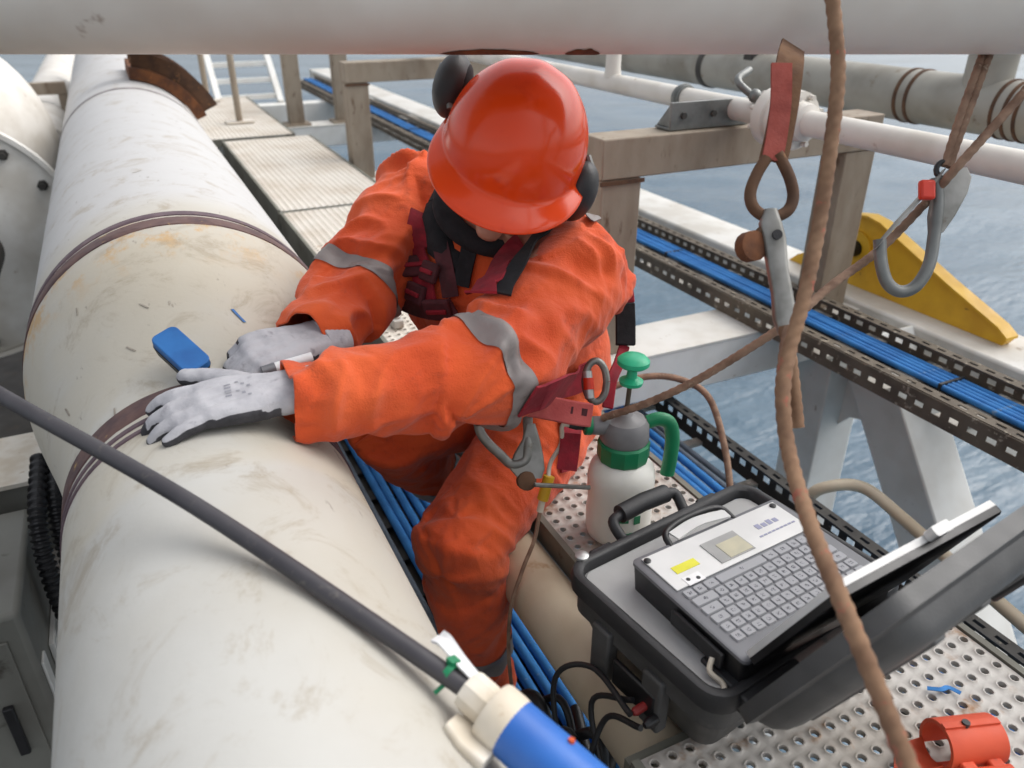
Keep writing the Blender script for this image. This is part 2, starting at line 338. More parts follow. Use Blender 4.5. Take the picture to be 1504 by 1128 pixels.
# lower platform far below the pipe rack on the inboard side
mb = MB().box((-6, -3, -2.4), (1.0, 12, -2.3)); tag(obj('lower_deck', mb, 'lower_steel'), kind='structure')

# walkway of perforated plates at z = -0.9
ZD = -.9
def walkway(name, x0, x1, y0, y1, m='deck_plate', edge=True):
    mb = perf(MB(), x0, x1, y0, y1, ZD)
    o = tag(obj(name, mb, m, origin=(x0, y0, ZD), smooth=50), kind='structure')
    if edge:
        e = MB()
        e.box((x0-.014, y0, ZD-(.13 if m == 'deck_plate_far' else .045)), (x0-.002, y1, ZD+.006)); e.box((x1+.002, y0, ZD-.045), (x1+.014, y1, ZD+.004))
        e.box((x0-.014, y0-.014, ZD-.045), (x1+.014, y0-.002, ZD-.004)); e.box((x0-.014, y1+.002, ZD-.045), (x1+.014, y1+.014, ZD-.004))
        for k in range(1, int((y1-y0)/.45)+1): e.box((x0, y0+k*.45, ZD-.04), (x1, y0+k*.45+.012, ZD-.008))
        obj('edge_frame', e, 'channel_grey', o)
    return o
walkway('walkway_plate', .44, 1.015, -.20, .535)
walkway('walkway_plate', .566, .86, .575, 1.68)
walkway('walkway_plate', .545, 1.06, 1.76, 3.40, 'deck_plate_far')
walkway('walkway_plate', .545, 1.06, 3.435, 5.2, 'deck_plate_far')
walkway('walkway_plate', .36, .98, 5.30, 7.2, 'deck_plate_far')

# ---------------------------------------------------------------- main pipe with reducer
def prad(y):
    t_ = min(1, max(0, (y-1.10)/.48)); s_ = t_*t_*(3-2*t_)
    return .203+(.305-.203)*s_, .013+(.040-.013)*s_, -.722
mp = thing('main_pipe', (.02, 1.0, -.722), 'large white insulated pipe with dark weld bands running away beneath the worker', 'pipe')
def ring_surf(ys, off, seg=96, jit=0):
    mb = MB(); vs = []; n = len(ys)
    for i, y in enumerate(ys):
        r0, cx, cz = prad(y)
        for k in range(seg):
            a = 2*math.pi*k/seg; e = 0
            if jit and i in (0, n-1): e = jit*mnoise.noise((math.cos(a)*9, math.sin(a)*9, y*7))
            rr = r0+(off[i] if hasattr(off, '__len__') else off); vs.append((cx+rr*math.cos(a), y+e, cz+rr*math.sin(a)))
    return mb.add(vs, [(i*seg+k, i*seg+(k+1)%seg, (i+1)*seg+(k+1)%seg, (i+1)*seg+k) for i in range(n-1) for k in range(seg)])
obj('pipe_body', ring_surf([-.9, -.4, .2, .6, .9]+[1.06+i*.03 for i in range(19)]+[1.8, 2.5, 4, 6, 8.5], 0), 'pipe_coat', mp, smooth=60)
def wband(y0, y1, m, h=.0022, jit=.006):
    obj('weld_band', ring_surf([y0, y0+.0012, (y0+y1)/2, y1-.0012, y1], [-.001, h, h, h, -.001], jit=jit), m, mp, smooth=60)
wband(1.585, 1.638, 'band_brown'); wband(1.652, 1.682, 'band_purple')
wband(1.048, 1.098, 'band_brown', jit=.004); wband(1.024, 1.035, 'band_purple', jit=.002); wband(1.003, 1.013, 'band_purple', jit=.002)
wband(3.80, 3.84, 'band_grey')
# blue marker stroke and a few dark pencil ticks drawn on the coating
def surf(x, y, lift=.001):
    r0, cx, cz = prad(y); r0 += lift; return V((x, y, cz+math.sqrt(max(1e-6, r0*r0-(x-cx)**2))))
def stroke(name, pts, wd, m):
    P = [surf(x, y) for x, y in pts]; N = []
    for p in P:
        r0, cx, cz = prad(p.y); N.append((p.x-cx, 0, p.z-cz))
    obj(name, MB().ribbon(P, N, wd, .0003), m, mp, smooth=0)
stroke('marker_stroke', [(.105, 1.30), (.112, 1.285), (.119, 1.272)], .006, 'blue_tool')
for (x, y, dx, dy) in ((-.05, 1.23, -.012, .02), (-.09, 1.10, .0, .02), (-.02, 1.32, -.012, .018), (-.13, 1.40, .0, .02), (.00, 2.1, .02, .01), (-.16, 1.22, -.006, .025)):
    stroke('scuff_mark', [(x, y), (x+dx, y+dy)], .0026, 'scuff')
# rusty clamp saddle over the far run of the pipe
cs = thing('pipe_saddle', (.24, 4.3, -.45), 'rusty brown steel saddle clamped over the far end of the large pipe', 'pipe clamp')
mb = MB(); seg = 20; vs = []
for (y, ro) in ((4.12, .31), (4.12, .36), (4.62, .36), (4.62, .31)):
    for k in range(seg+1):
        a = math.radians(22+62*k/seg); vs.append((.04+ro*math.cos(a), y+.16*math.sin(a)*0, -.722+ro*math.sin(a)))
n_ = seg+1; mb.add(vs, [(i*n_+k, i*n_+k+1, ((i+1)%4)*n_+k+1, ((i+1)%4)*n_+k) for i in range(4) for k in range(seg)]+[(0, n_, 2*n_, 3*n_), (seg, 2*n_-1, 3*n_-1, 4*n_-1)])
obj('saddle_plate', mb, 'rust', cs, smooth=40)
for y in (4.16, 4.36, 4.56):
    mb = MB(); vs = []
    for (yy, ro) in ((y, .36), (y, .43), (y+.02, .43), (y+.02, .36)):
        for k in range(seg+1):
            a = math.radians(24+58*k/seg); vs.append((.04+ro*math.cos(a), yy, -.722+ro*math.sin(a)))
    mb.add(vs, [(i*n_+k, i*n_+k+1, ((i+1)%4)*n_+k+1, ((i+1)%4)*n_+k) for i in range(4) for k in range(seg)]+[(0, n_, 2*n_, 3*n_), (seg, 2*n_-1, 3*n_-1, 4*n_-1)])
    obj('rib', mb, 'rust_dark', cs, smooth=40)
obj('top_beam', MB().box((.03, 4.02, -.295), (.47, 4.12, -.20)).box((.03, 4.0, -.2), (.47, 4.16, -.185)), 'rust_dark', cs, bevel=.004)

# ---------------------------------------------------------------- overhead pipe at eye level
ax = V((.9017, -.4324, 0)); c0 = V((.526, 1.099, 0))
op = thing('overhead_pipe', c0, 'grey-white pipe crossing the whole top of the view overhead', 'pipe')
mb = MB(); N_ = 40; pts = [c0+ax*(-2.2+i*4.4/N_) for i in range(N_+1)]
obj('pipe_body', mb.tube(pts, .1005, 48), 'overhead_paint', op)
for (s_, wd) in ((-.03, .14), (.10, .05)):      # rust blistered under the pipe
    q = c0+ax*s_; mb = MB(); vs = []; nn = 14
    for i in range(nn+1):
        u_ = i/nn; half = (.28+.12*mnoise.noise((u_*5, s_*9, 1)))*math.sin(math.pi*u_)**.5
        for k in range(5):
            a = -math.pi/2-.25+half*(k/4-.5)*1.6; p = q+ax*(u_-.5)*wd; rr = .1012
            n2 = V((-ax.y, ax.x, 0)); p = p+n2*(rr*math.cos(a))+V((0, 0, rr*math.sin(a))); vs.append(p)
    mb.add(vs, [(i*5+k, i*5+k+1, (i+1)*5+k+1, (i+1)*5+k) for i in range(nn) for k in range(4)])
    obj('rust_patch', mb, 'rust', op)

# ---------------------------------------------------------------- outboard pipes
gp = thing('grey_pipe', (2.6, 2.0, -.385), 'weathered grey pipe with ring joints passing at upper right', 'pipe')
obj('pipe_body', MB().tube([(2.6, y, -.385) for y in (-.5, 1, 2, 3, 5, 8, 12)], .09, 40), 'grey_pipe', gp)
def ring(name, x, z, y, r, w_, m, p, h=.006):
    obj(name, MB().lathe([(r-.002, -w_/2), (r+h, -w_/2+.002), (r+h, w_/2-.002), (r-.002, w_/2)], (x, y, z), (0, 1, 0), 40, caps=False), m, p)
ring('joint_ring', 2.6, -.385, 3.2, .09, .035, 'tray_dark', gp)
for y in (2.03, 2.075): ring('joint_ring', 2.6, -.385, y, .09, .016, 'rust_dark', gp, .004)
for y in (1.66, 1.70, 1.62): ring('joint_ring', 2.6, -.385, y, .09, .014, 'rust_dark', gp, .004)
obj('support_trunnion', MB().tube([(2.6, 1.80, -.33), (2.6, 1.80, -.16)], .075, 24).lathe([(.11, 0), (.11, .014)], (2.6, 1.80, -.16), (0, 0, 1), 24), 'grey_pipe', gp)
obj('support_trunnion', MB().box((2.53, 2.86, -.34), (2.66, 2.92, -.14)), 'tray_dark', gp, bevel=.004)

WX, WZ, WR = 1.55, -.328, .031
wp = thing('slim_white_pipe', (WX, 1.74, WZ), 'slim white pipe resting on the near portal frame', 'pipe')
obj('pipe_body', MB().tube([(WX, y, WZ) for y in (-.5, 1, 2, 3, 5, 8, 12)], WR, 28), 'white_paint', wp)
fl = obj('flange_joint', MB().lathe([(.031, -.085), (.045, -.08), (.05, -.05), (.072, -.046), (.074, -.012), (.066, -.008), (.066, .008), (.074, .012), (.074, .046), (.05, .05), (.045, .08), (.031, .09)], (WX, 1.60, WZ), (0, 1, 0), 32, caps=False), 'white_paint', wp)
for k in range(8):
    a = 2*math.pi*(k+.5)/8
    obj('bolt', MB().lathe([(.007, -.066), (.007, -.05), (.004, -.05), (.004, .05), (.007, .05), (.007, .066)], (WX+.061*math.cos(a), 1.60, WZ+.061*math.sin(a)), (0, 1, 0), 6), 'white_paint', fl)
obj('vent_stub', MB().lathe([(.03, .0), (.026, .03), (.026, .11), (.04, .115), (.04, .13)], (WX, 2.435, WZ+.02), (0, 0, 1), 24), 'white_paint', wp)
obj('rusty_cap', MB().lathe([(.045, 0), (.052, .004), (.052, .022), (.03, .026), (.03, .04)], (WX, 2.435, WZ+.15), (0, 0, 1), 6).box((WX-.07, 2.425, WZ+.145), (WX+.07, 2.445, WZ+.165)), 'rust', wp)
ub = MB().tube([(WX-.036+.0, 2.03, WZ-.06)]+[(WX+.036*math.cos(a), 2.03, WZ+.036*math.sin(a)) for a in [math.pi-k*math.pi/10 for k in range(11)]]+[(WX+.036, 2.03, WZ-.06)], .006, 8)
obj('u_bolt', ub, 'metal_grey', wp)
obj('clamp_strap', MB().lathe([(.031, -.016), (.037, -.015), (.037, .015), (.031, .016)], (WX, 2.03, WZ), (0, 1, 0), 28, caps=False), 'metal_grey', wp)
obj('valve_lever', MB().tube(spline([(WX-.02, 1.70, WZ+.04), (WX-.05, 1.74, WZ+.08), (WX+.02, 1.78, WZ+.10)], 4), .010, 10).sphere((WX-.02, 1.70, WZ+.045), .018), 'metal_grey', wp)

# ---------------------------------------------------------------- portal frames and cross beams
def portal(y, x0, x1, zt, zb, label, s_=.125, d_=.10, right=True, m='galv_brown'):
    t_ = thing('portal_frame', ((x0+x1)/2, y, zb), label, 'steel frame')
    obj('post', MB().box((x0, y, zb), (x0+s_, y+d_, zt-s_*.86)), m, t_, bevel=.004)
    if right: obj('post', MB().box((x1-s_, y, zb), (x1, y+d_, zt-s_*.86)), m, t_, bevel=.004)
    obj('cross_beam', MB().box((x0-.004, y-.004, zt-s_*.86+.002), (x1+.004, y+d_+.004, zt)), m, t_, bevel=.004)
    obj('weld_plate', MB().box((x0-.007, y-.006, zt-s_*.86-.012), (x0+s_+.006, y-.001, zt-s_*.86-.001)), 'rust_dark', t_)
    return t_
p1 = portal(1.77, 1.112, 2.11, -.375, -1.0, 'weathered brown steel portal frame between the worker and the sea')
obj('support_angle', MB().box((1.33, 1.79, -.373), (1.60, 1.80, -.30)).box((1.33, 1.80, -.373), (1.60, 1.86, -.365)).prism([(1.335, 1.80, -.302), (1.335, 1.86, -.365), (1.335, 1.80, -.365)], (.01, 0, 0)), 'metal_grey', p1, bevel=.002)
for bx_ in (1.37, 1.47): obj('bolt', MB().lathe([(.009, 0), (.009, .008)], (bx_, 1.79, -.335), (0, -1, 0), 6), 'tray_dark', p1)
portal(4.30, 1.10, 2.11, -.40, -1.0, 'second portal frame standing behind the walkway at upper left', .12)
def xbeam(y, x0, x1, label, d_=.20):
    t_ = thing('cross_girder', ((x0+x1)/2, y, -1.16), label, 'steel beam')
    obj('girder_body', MB().box((x0, y, -1.157), (x1, y+d_, -1.008)), 'struct_grey', t_, bevel=.006)
    obj('top_flange', MB().box((x0, y-.004, -1.0065), (x1, y+d_+.004, -1.0015)), 'pale_beam', t_)
    return t_
xbeam(1.72, .90, 2.16, 'pale grey box girder under the near portal frame with worn top')
xbeam(4.26, .60, 2.16, 'pale grey girder carrying the second portal frame')
xbeam(6.15, .60, 2.16, 'blue-grey girder crossing at the far end of the walkway')
fp = thing('far_post', (1.2, 6.25, -1.0), 'brown steel post on the far girder, nearer the walkway', 'post', 'posts on the far girder')
obj('post_body', MB().box((1.14, 6.2, -1.0), (1.25, 6.3, -.32)), 'galv_brown', fp, bevel=.004); obj('base_plate', MB().box((1.1, 6.17, -1.0), (1.29, 6.33, -.985)), 'galv_brown', fp)
fp = thing('far_post', (1.56, 6.25, -1.0), 'brown steel post on the far girder, beside the sea', 'post', 'posts on the far girder')
obj('post_body', MB().box((1.50, 6.2, -1.0), (1.61, 6.3, -.32)), 'galv_brown', fp, bevel=.004); obj('base_plate', MB().box((1.46, 6.17, -1.0), (1.65, 6.33, -.985)), 'galv_brown', fp)
# column with diagonal brace under the near girder
cb = thing('braced_column', (2.08, 1.7, -3.2), 'white box column with a diagonal brace over the water', 'steel column')
obj('column', MB().box((1.985, 1.66, -3.2), (2.155, 1.82, -1.16)), 'struct_grey', cb, bevel=.006)
obj('diagonal_brace', MB().bar((2.07, 1.58, -1.03), (2.07, .50, -2.55), .17, .18, (1, 0, 0)), 'struct_grey', cb, bevel=.006)
obj('gusset', MB().prism([(2.075, 1.70, -1.16), (2.075, 1.28, -1.16), (2.075, 1.42, -1.30), (2.075, 1.62, -1.36), (2.075, 1.70, -1.46)], (.012, 0, 0)), 'struct_grey', cb)

# outer white edge beam
eb = MB().box((2.13, -2.5, -1.10), (2.37, 10, -.980)); o = obj('edge_beam', eb, 'pale_beam', origin=(2.25, 1, -1.10), bevel=.01)
tag(o, 'white flat-topped edge beam running beside the upper cable tray', 'steel beam')
# yellow pad eye on the edge beam
ye = thing('pad_eye', (2.25, 1.75, -.98), 'yellow lifting lug with a dark hole standing on the white edge beam', 'lifting lug')
out = [(2.17, -.979), (2.13, -.945), (2.05, -.905), (1.99, -.83), (1.95, -.775), (1.90, -.745), (1.84, -.735), (1.78, -.745), (1.735, -.765), (1.5, -.86), (1.30, -.935), (1.27, -.955), (1.285, -.979)]
hole = [(1.865+.028*math.cos(2*math.pi*k/12), -.845+.028*math.sin(2*math.pi*k/12)) for k in range(12)]
bm = bmesh.new(); vs = [bm.verts.new((2.235, y, z)) for y, z in out]; hv = [bm.verts.new((2.235, y, z)) for y, z in hole]
ed = [bm.edges.new((vs[i], vs[(i+1)%len(vs)])) for i in range(len(vs))]+[bm.edges.new((hv[i], hv[(i+1)%12])) for i in range(12)]
bmesh.ops.triangle_fill(bm, use_beauty=True, edges=ed)
gm = bmesh.ops.extrude_face_region(bm, geom=list(bm.faces)); bmesh.ops.translate(bm, verts=[g for g in gm['geom'] if isinstance(g, bmesh.types.BMVert)], vec=(.035, 0, 0))
bm.verts.ensure_lookup_table(); mb = MB(); mb.add([v.co for v in bm.verts], [[v.index for v in f.verts] for f in bm.faces]) if not bm.verts.index_update() else 0
bm.free(); obj('lug_plate', mb, 'yellow_paint', ye, smooth=30)
fl_ = [(1.98, -.80), (1.95, -.770), (1.90, -.740), (1.84, -.730), (1.78, -.740), (1.735, -.760), (1.5, -.855), (1.30, -.930), (1.265, -.953)]
mb = MB(); vs = []
for y, z in fl_:
    for (dx, dz) in ((-.018, 0), (.035, 0), (.035, .008), (-.018, .008)): vs.append((2.235+dx, y, z+dz))
mb.add(vs, [(i*4+k, i*4+(k+1)%4, (i+1)*4+(k+1)%4, (i+1)*4+k) for i in range(len(fl_)-1) for k in range(4)]+[(3,2,1,0), tuple(len(vs)-4+k for k in range(4))]); obj('rim_flange', mb, 'yellow_paint', ye)
obj('cheek_ring', MB().lathe([(.029, 0), (.06, 0), (.062, -.012), (.029, -.012)], (2.235, 1.865, -.845), (1, 0, 0), 28, caps=False), 'yellow_paint', ye)
obj('dark_hole_plug', MB().lathe([(.024, 0), (.026, .06), (.02, .064)], (2.18, 1.865, -.845), (1, 0, 0), 16), 'black_gloss', ye)  # black plug added so the lug's hole looks dark; its shade is in the colour

# ---------------------------------------------------------------- cable trays
def tray(name, xn, xf, z0, h, y0, y1, rail_m, rung_m, label, flange=.035, rung=.25, rungw=.03):
    t_ = thing(name, ((xn+xf)/2, (y0+y1)/2, z0), label, 'cable tray')
    L = y1-y0; nc = int(L/.05)
    mb = slots(MB(), (xn, y0, z0), (0,1,0), (0,0,1), (-1,0,0), L, h, (.24, .39), .003, nc)
    slots(mb, (xn+.0005, y0, z0+h), (0,1,0), (1,0,0), (0,0,1), L, flange, (.24, .36), .003, nc)
    obj('side_rail', mb, rail_m, t_, smooth=0)
    mb = slots(MB(), (xf, y0, z0), (0,1,0), (0,0,1), (1,0,0), L, h, (.24, .39), .003, nc)
    slots(mb, (xf-.0005, y0, z0+h), (0,1,0), (-1,0,0), (0,0,1), L, flange, (.24, .36), .003, nc)
    obj('side_rail', mb, rail_m, t_, smooth=0)
    k = 0
    while y0+.1+k*rung < y1:
        obj('rung', MB().box((xn+.001, y0+.1+k*rung, z0+.004), (xf-.001, y0+.1+k*rung+rungw, z0+.016)), rung_m, t_); k += 1
    return t_
tray('cable_tray', 1.69, 1.965, -1.0, .066, -1.5, 9.0, 'tray_rail', 'tray_light', 'slotted cable tray with bright blue cables, in front of the white edge beam', rung=.22, rungw=.07)
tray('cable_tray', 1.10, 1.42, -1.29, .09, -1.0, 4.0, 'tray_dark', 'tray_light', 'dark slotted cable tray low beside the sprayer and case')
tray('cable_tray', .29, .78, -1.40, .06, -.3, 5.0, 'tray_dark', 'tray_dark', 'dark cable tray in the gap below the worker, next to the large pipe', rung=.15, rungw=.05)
def cables(n, xs, z, r0, y0, y1, m, label, group, name='blue_cable', wob=.004):
    for i in range(n):
        x = xs[0]+(xs[1]-xs[0])*(i/(max(1, n-1))); ph = random.uniform(0, 6); pts = []
        for k in range(int((y1-y0)/.12)+1):
            y = y0+k*.12; pts.append((x+wob*math.sin(y*2.1+ph)+wob*.5*math.sin(y*5+ph*2), y, z+r0+.002+.002*math.sin(y*3+ph)))
        tag(obj(name, MB().tube(pts, r0, 10), m, origin=(x, y0, z)), label, 'cable', group)
cables(5, (1.838, 1.912), -.984, .0085, -1.5, 9.0, 'cable_blue', 'bright blue cable in the bundle lying in the upper tray', 'blue cables in the upper tray', wob=.0015)
cables(3, (1.130, 1.185), -1.274, .012, -1.0, 3.8, 'cable_blue', 'thick blue cable near the inboard rail of the low tray by the sprayer', 'inboard blue cables of the low tray', wob=.003)
cables(3, (1.225, 1.285), -1.274, .012, -1.0, 3.8, 'cable_blue', 'thick blue cable along the middle of the low tray by the sprayer', 'middle blue cables of the low tray', wob=.003)
cables(2, (1.32, 1.345), -1.274, .009, -1.0, 3.8, 'cable_grey', 'grey cable along the outer side of the low tray', 'grey cables of the low tray', name='grey_cable')
cables(5, (.33, .43), -1.384, .010, -.2, 4.8, 'cable_grey', 'grey-blue cable in the deep gap tray beside the large pipe', 'grey cables in the gap tray', name='grey_cable', wob=.003)
cables(7, (.47, .64), -1.384, .012, -.2, 4.8, 'cable_blue', 'blue cable in the deep gap tray below the worker', 'blue cables in the gap tray', wob=.003)
for i in range(9):
    x = .38+.045*i; pts = [(x+.05*math.sin(k*.9+i), .05+k*.11, -1.345+.02*math.sin(k*1.3+i*2)+.012*(i%3)) for k in range(9)]
    tag(obj('black_cable', MB().tube(spline(pts, 5), .012 if i%2 else .016, 10), 'cable_black', origin=(x, .1, -1.36)), 'loose black cable tangled at the bottom of the gap, right of the blue tube', 'cable', 'loose black cables in the gap')

tag(obj('tray_floor', MB().box((1.694, -1.5, -1.0005), (1.961, 9.0, -.9975)), 'metal_grey', origin=(1.83, 1, -1.0)), 'grey sheet floor under the blue cables of the upper tray', 'sheet pan')
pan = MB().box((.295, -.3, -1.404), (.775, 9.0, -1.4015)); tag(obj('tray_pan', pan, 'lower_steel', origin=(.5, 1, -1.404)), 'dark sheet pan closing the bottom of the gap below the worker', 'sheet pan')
rng = random.Random(11)
for i in range(7):
    x0 = .30+.05*i; pts = [(x0+.12*math.sin(k*.8+i*1.3), .18+k*.075, -1.20+.05*math.sin(k*1.1+i*2.2)-.02*(i % 3)) for k in range(9)]
    tag(obj('black_cable', MB().tube(spline(pts, 5), .009+.004*(i % 2), 10), 'cable_black', origin=pts[0]), 'black cable in the heaped coil between the blue tube and the beige pipe', 'cable', 'heaped black cables by the blue tube')
for k in range(9):
    y = .55+k*.62; tag(obj('cable_tie', MB().box((1.826, y, -.985), (1.924, y+.008, -.9635)), 'cable_black', origin=(1.86, y, -.98)), 'thin black tie across the blue cables of the upper tray', 'cable tie', 'ties on the upper tray cables')
for i in range(8):
    o_ = .03*(i % 4); pts = [(.345+o_*.5, .98-.02*i, -1.30), (.375+o_, .90-.03*i, -1.12+.012*i), (.385+o_*.8, .78-.02*i, -1.10-.012*(i % 3)), (.36+o_*.6, .66, -1.13+.01*i), (.40+o_*.7, .56-.01*i, -1.16), (.37+o_, .42, -1.24), (.40, .25+.02*i, -1.33)]
    tag(obj('black_cable', MB().tube(spline(pts, 7), .0065+.0025*(i % 3), 10), 'cable_black', origin=pts[0]), 'black cable in the tangle between the worker\'s shin and the beige pipe', 'cable', 'tangled black cables by the shin')
# beige pipe beside the walkway
bp = thing('beige_pipe', (.535, .8, -1.0), 'beige pipe passing beneath the open case and the worker\'s knee', 'pipe')
obj('pipe_body', MB().tube([(.500, y, -.965) for y in (-.4, .2, .6, 1.0, 1.12)]+spline([(.500, 1.17, -.967), (.500, 1.26, -.985), (.500, 1.31, -1.05), (.500, 1.325, -1.2), (.500, 1.325, -2.3)], 5), .054, 36), 'beige_pipe', bp)
# outboard tubes
tag(obj('grab_rail', MB().tube(spline([(1.44, 1.22, -1.42), (1.46, 1.21, -1.25), (1.50, 1.175, -1.195), (1.57, 1.13, -1.195), (1.56, 1.0, -1.20), (1.53, .80, -1.21), (1.50, .5, -1.23), (1.49, .3, -1.24)], 8), .016, 14), 'beige_pipe', origin=(1.5, .8, -1.25)), 'bent beige tube rail outside the low cable tray, over the water', 'rail')
tag(obj('tan_hose', MB().tube(spline([(.96, 1.46, -.92), (1.05, 1.43, -.89), (1.13, 1.39, -.895), (1.18, 1.33, -.93), (1.17, 1.24, -1.02), (1.14, 1.16, -1.12), (1.13, 1.13, -1.23)], 8), .0085, 10), 'rope_thin', origin=(1.1, 1.3, -.95)), 'thin tan hose arching from behind the sprayer down into the low tray', 'hose')

# ---------------------------------------------------------------- inboard side, left of the pipe
vb = thing('valve_body', (-.8, 4.4, -1.6), 'large grey-white flanged valve body at the left edge', 'valve')
obj('bonnet', MB().sphere((-.80, 4.75, -.80), (.50, .62, .60), 40, 24), 'white_paint', vb, smooth=80)
obj('barrel', MB().tube([(-.78, 4.05, -1.02), (-.78, 5.6, -1.02)], .46, 48), 'white_paint', vb)
fo = obj('flange', MB().lathe([(.10, -.05), (.505, -.05), (.525, -.04), (.525, .035), (.50, .05), (.3, .05)], (-.765, 4.0, -1.02), (0, 1, 0), 64, caps=True), 'pale_beam', vb)
obj('flange_lip', MB().lathe([(.515, -.066), (.535, -.066), (.535, -.03), (.515, -.03)], (-.765, 4.0, -1.02), (0, 1, 0), 64, caps=False), 'pale_beam', vb)
for k in range(16):
    a = 2*math.pi*(k+.25)/16
    obj('bolt', MB().lathe([(.022, 0), (.022, -.03), (.014, -.03), (.014, -.05)], (-.765+.46*math.cos(a), 3.95, -1.02+.46*math.sin(a)), (0, 1, 0), 6), 'tray_dark', fo)
tag(obj('back_pipe', MB().tube([(-.50, y, -.98) for y in (5.7, 7, 9, 12)], .20, 36), 'white_paint', origin=(-.5, 6, -.98)), 'white pipe behind the flanged valve, left of the large pipe', 'pipe')
tag(obj('tan_angle', MB().box((-1.2, 6.62, -.74), (-.30, 6.68, -.66)).box((-.36, 6.62, -1.5), (-.30, 6.68, -.742)), 'galv_brown', origin=(-.6, 6.6, -.9), bevel=.003), 'narrow tan angle iron across the white pipe at upper left', 'angle iron')
lb = thing('left_girder', (-.9, 2.0, -1.3), 'grimy girder with pale worn top at the left edge', 'steel beam')
obj('web', MB().box((-1.8, 1.96, -1.32), (-.30, 2.16, -1.108)), 'cabinet', lb, bevel=.004); obj('top_flange', MB().box((-1.8, 1.94, -1.106), (-.28, 2.20, -1.095)), 'white_plastic', lb)
cabn = thing('junction_box', (-.8, 1.7, -2.3), 'dull grey equipment cabinet at the lower left edge beneath the girder', 'cabinet')
obj('cabinet_body', MB().box((-1.3, 1.50, -2.3), (-.385, 1.90, -1.14)), 'cabinet', cabn, bevel=.012)
obj('door_panel', MB().box((-.70, 1.492, -2.2), (-.42, 1.4995, -1.20)), 'cabinet', cabn, bevel=.002); obj('latch', MB().box((-.47, 1.478, -1.50), (-.45, 1.4915, -1.36)), 'black_plastic', cabn, bevel=.003)
obj('hinge_strap', MB().box((-.385, 1.52, -1.62), (-.379, 1.56, -1.30)), 'struct_grey', cabn, bevel=.002)
obj('gland_plate', MB().box((-.384, 1.62, -1.46), (-.372, 1.84, -1.34)), 'struct_grey', cabn, bevel=.002)
for k, (x, y) in enumerate(((-.352, 1.70), (-.318, 1.76))):
    pts = spline([(x+.01, y+.24, -1.04), (x, y+.06, -1.10), (x, y, -1.22), (x+.006, y-.01, -1.40), (x-.006, y+.02, -1.70), (x, y+.02, -2.29)], 34); rr = [.021 if i % 4 < 2 else .0155 for i in range(len(pts))]
    tag(obj('corrugated_conduit', MB().tube(pts, rr, 14), 'cable_black', origin=(x, y, -2.28), smooth=25), ('black corrugated conduit right against the grey cabinet at left', 'black corrugated conduit between the other conduit and the large pipe')[k], 'conduit', 'corrugated conduits beside the cabinet')
tag(obj('brass_gland', MB().lathe([(.006, 0), (.008, .002), (.008, .03), (.005, .034)], (-.295, 1.70, -1.22), (.3, -.2, .9), 10), 'yellow_paint', origin=(-.295, 1.7, -1.22)), 'small brass fitting beside the conduits at the left of the pipe', 'fitting')
tag(obj('brown_pipe', MB().tube([(-.66, y, -1.02) for y in (-.3, 1, 2, 3.8)], .11, 28), 'lower_steel', origin=(-.66, 1, -1.02)), 'dark brown pipe in shade at the far left edge', 'pipe')

# ---------------------------------------------------------------- far background at the top left
for (x, y, zt, nm, lb_) in ((.735, 5.85, -.30, 'guard_post', 'thin grey stanchion on a foot plate at the far end of the walkway'), (.66, 7.0, -.45, 'guard_post', 'slender stanchion further back by the rusty saddle')):
    t_ = thing(nm, (x, y, ZD), lb_, 'stanchion')
    obj('post_body', MB().tube([(x, y, ZD+.004), (x, y, zt)], .022, 14), 'galv_brown', t_); obj('foot_plate', MB().box((x-.09, y-.06, ZD+.005), (x+.09, y+.06, ZD+.018)), 'deck_plate_far', t_)
ld = thing('far_ladder', (1.0, 7.6, -1.0), 'pale grey ladder-like rungs beyond the walkway end', 'ladder')
for x in (.80, 1.32): obj('stile', MB().bar((x, 7.5, -1.0), (x, 8.6, -.1), .05, .05), 'struct_grey', ld)
for k in range(7): obj('rung', MB().box((.80, 7.55+k*.15, -.97+k*.122), (1.32, 7.59+k*.15, -.93+k*.122)), 'struct_grey', ld)
tag(obj('far_girder', MB().box((.5, 7.35, -1.16), (2.2, 7.5, -1.0)), 'struct_grey', origin=(1, 7.4, -1.1), bevel=.005), 'grey girder beyond the walkway below the far rungs', 'steel beam')

# ================================================================ THE WORKER
def remesh(mb, voxel, smooth_it=4, name='tmp'):
    """closed overlapping shapes -> one continuous smooth surface"""
    me = bpy.data.meshes.new(name); me.from_pydata(mb.v, [], mb.f)
    bm = bmesh.new(); bm.from_mesh(me); bmesh.ops.recalc_face_normals(bm, faces=bm.faces); bm.to_mesh(me); bm.free()
    o = bpy.data.objects.new(name, me); scene.collection.objects.link(o)
    m = o.modifiers.new('r', 'REMESH'); m.mode = 'VOXEL'; m.voxel_size = voxel
    if smooth_it:
        s = o.modifiers.new('s', 'SMOOTH'); s.factor = .5; s.iterations = smooth_it
    dg = bpy.context.evaluated_depsgraph_get(); ev = o.evaluated_get(dg); out = bpy.data.meshes.new_from_object(ev)
    bpy.data.objects.remove(o); bpy.data.meshes.remove(me); return out
def capsule(mb, pts, rad, seg=20):
    """tapered limb with rounded ends"""
    pts = [V(p) for p in pts]; P, Q = [], []
    d = (pts[1]-pts[0]).normalized(); e = (pts[-1]-pts[-2]).normalized()
    for a in (80, 55, 30): P.append(pts[0]-d*rad[0]*math.sin(R(a))); Q.append(rad[0]*math.cos(R(a)))
    P += pts; Q += list(rad)
    for a in (30, 55, 80): P.append(pts[-1]+e*rad[-1]*math.sin(R(a))); Q.append(rad[-1]*math.cos(R(a)))
    return mb.tube(P, Q, seg)
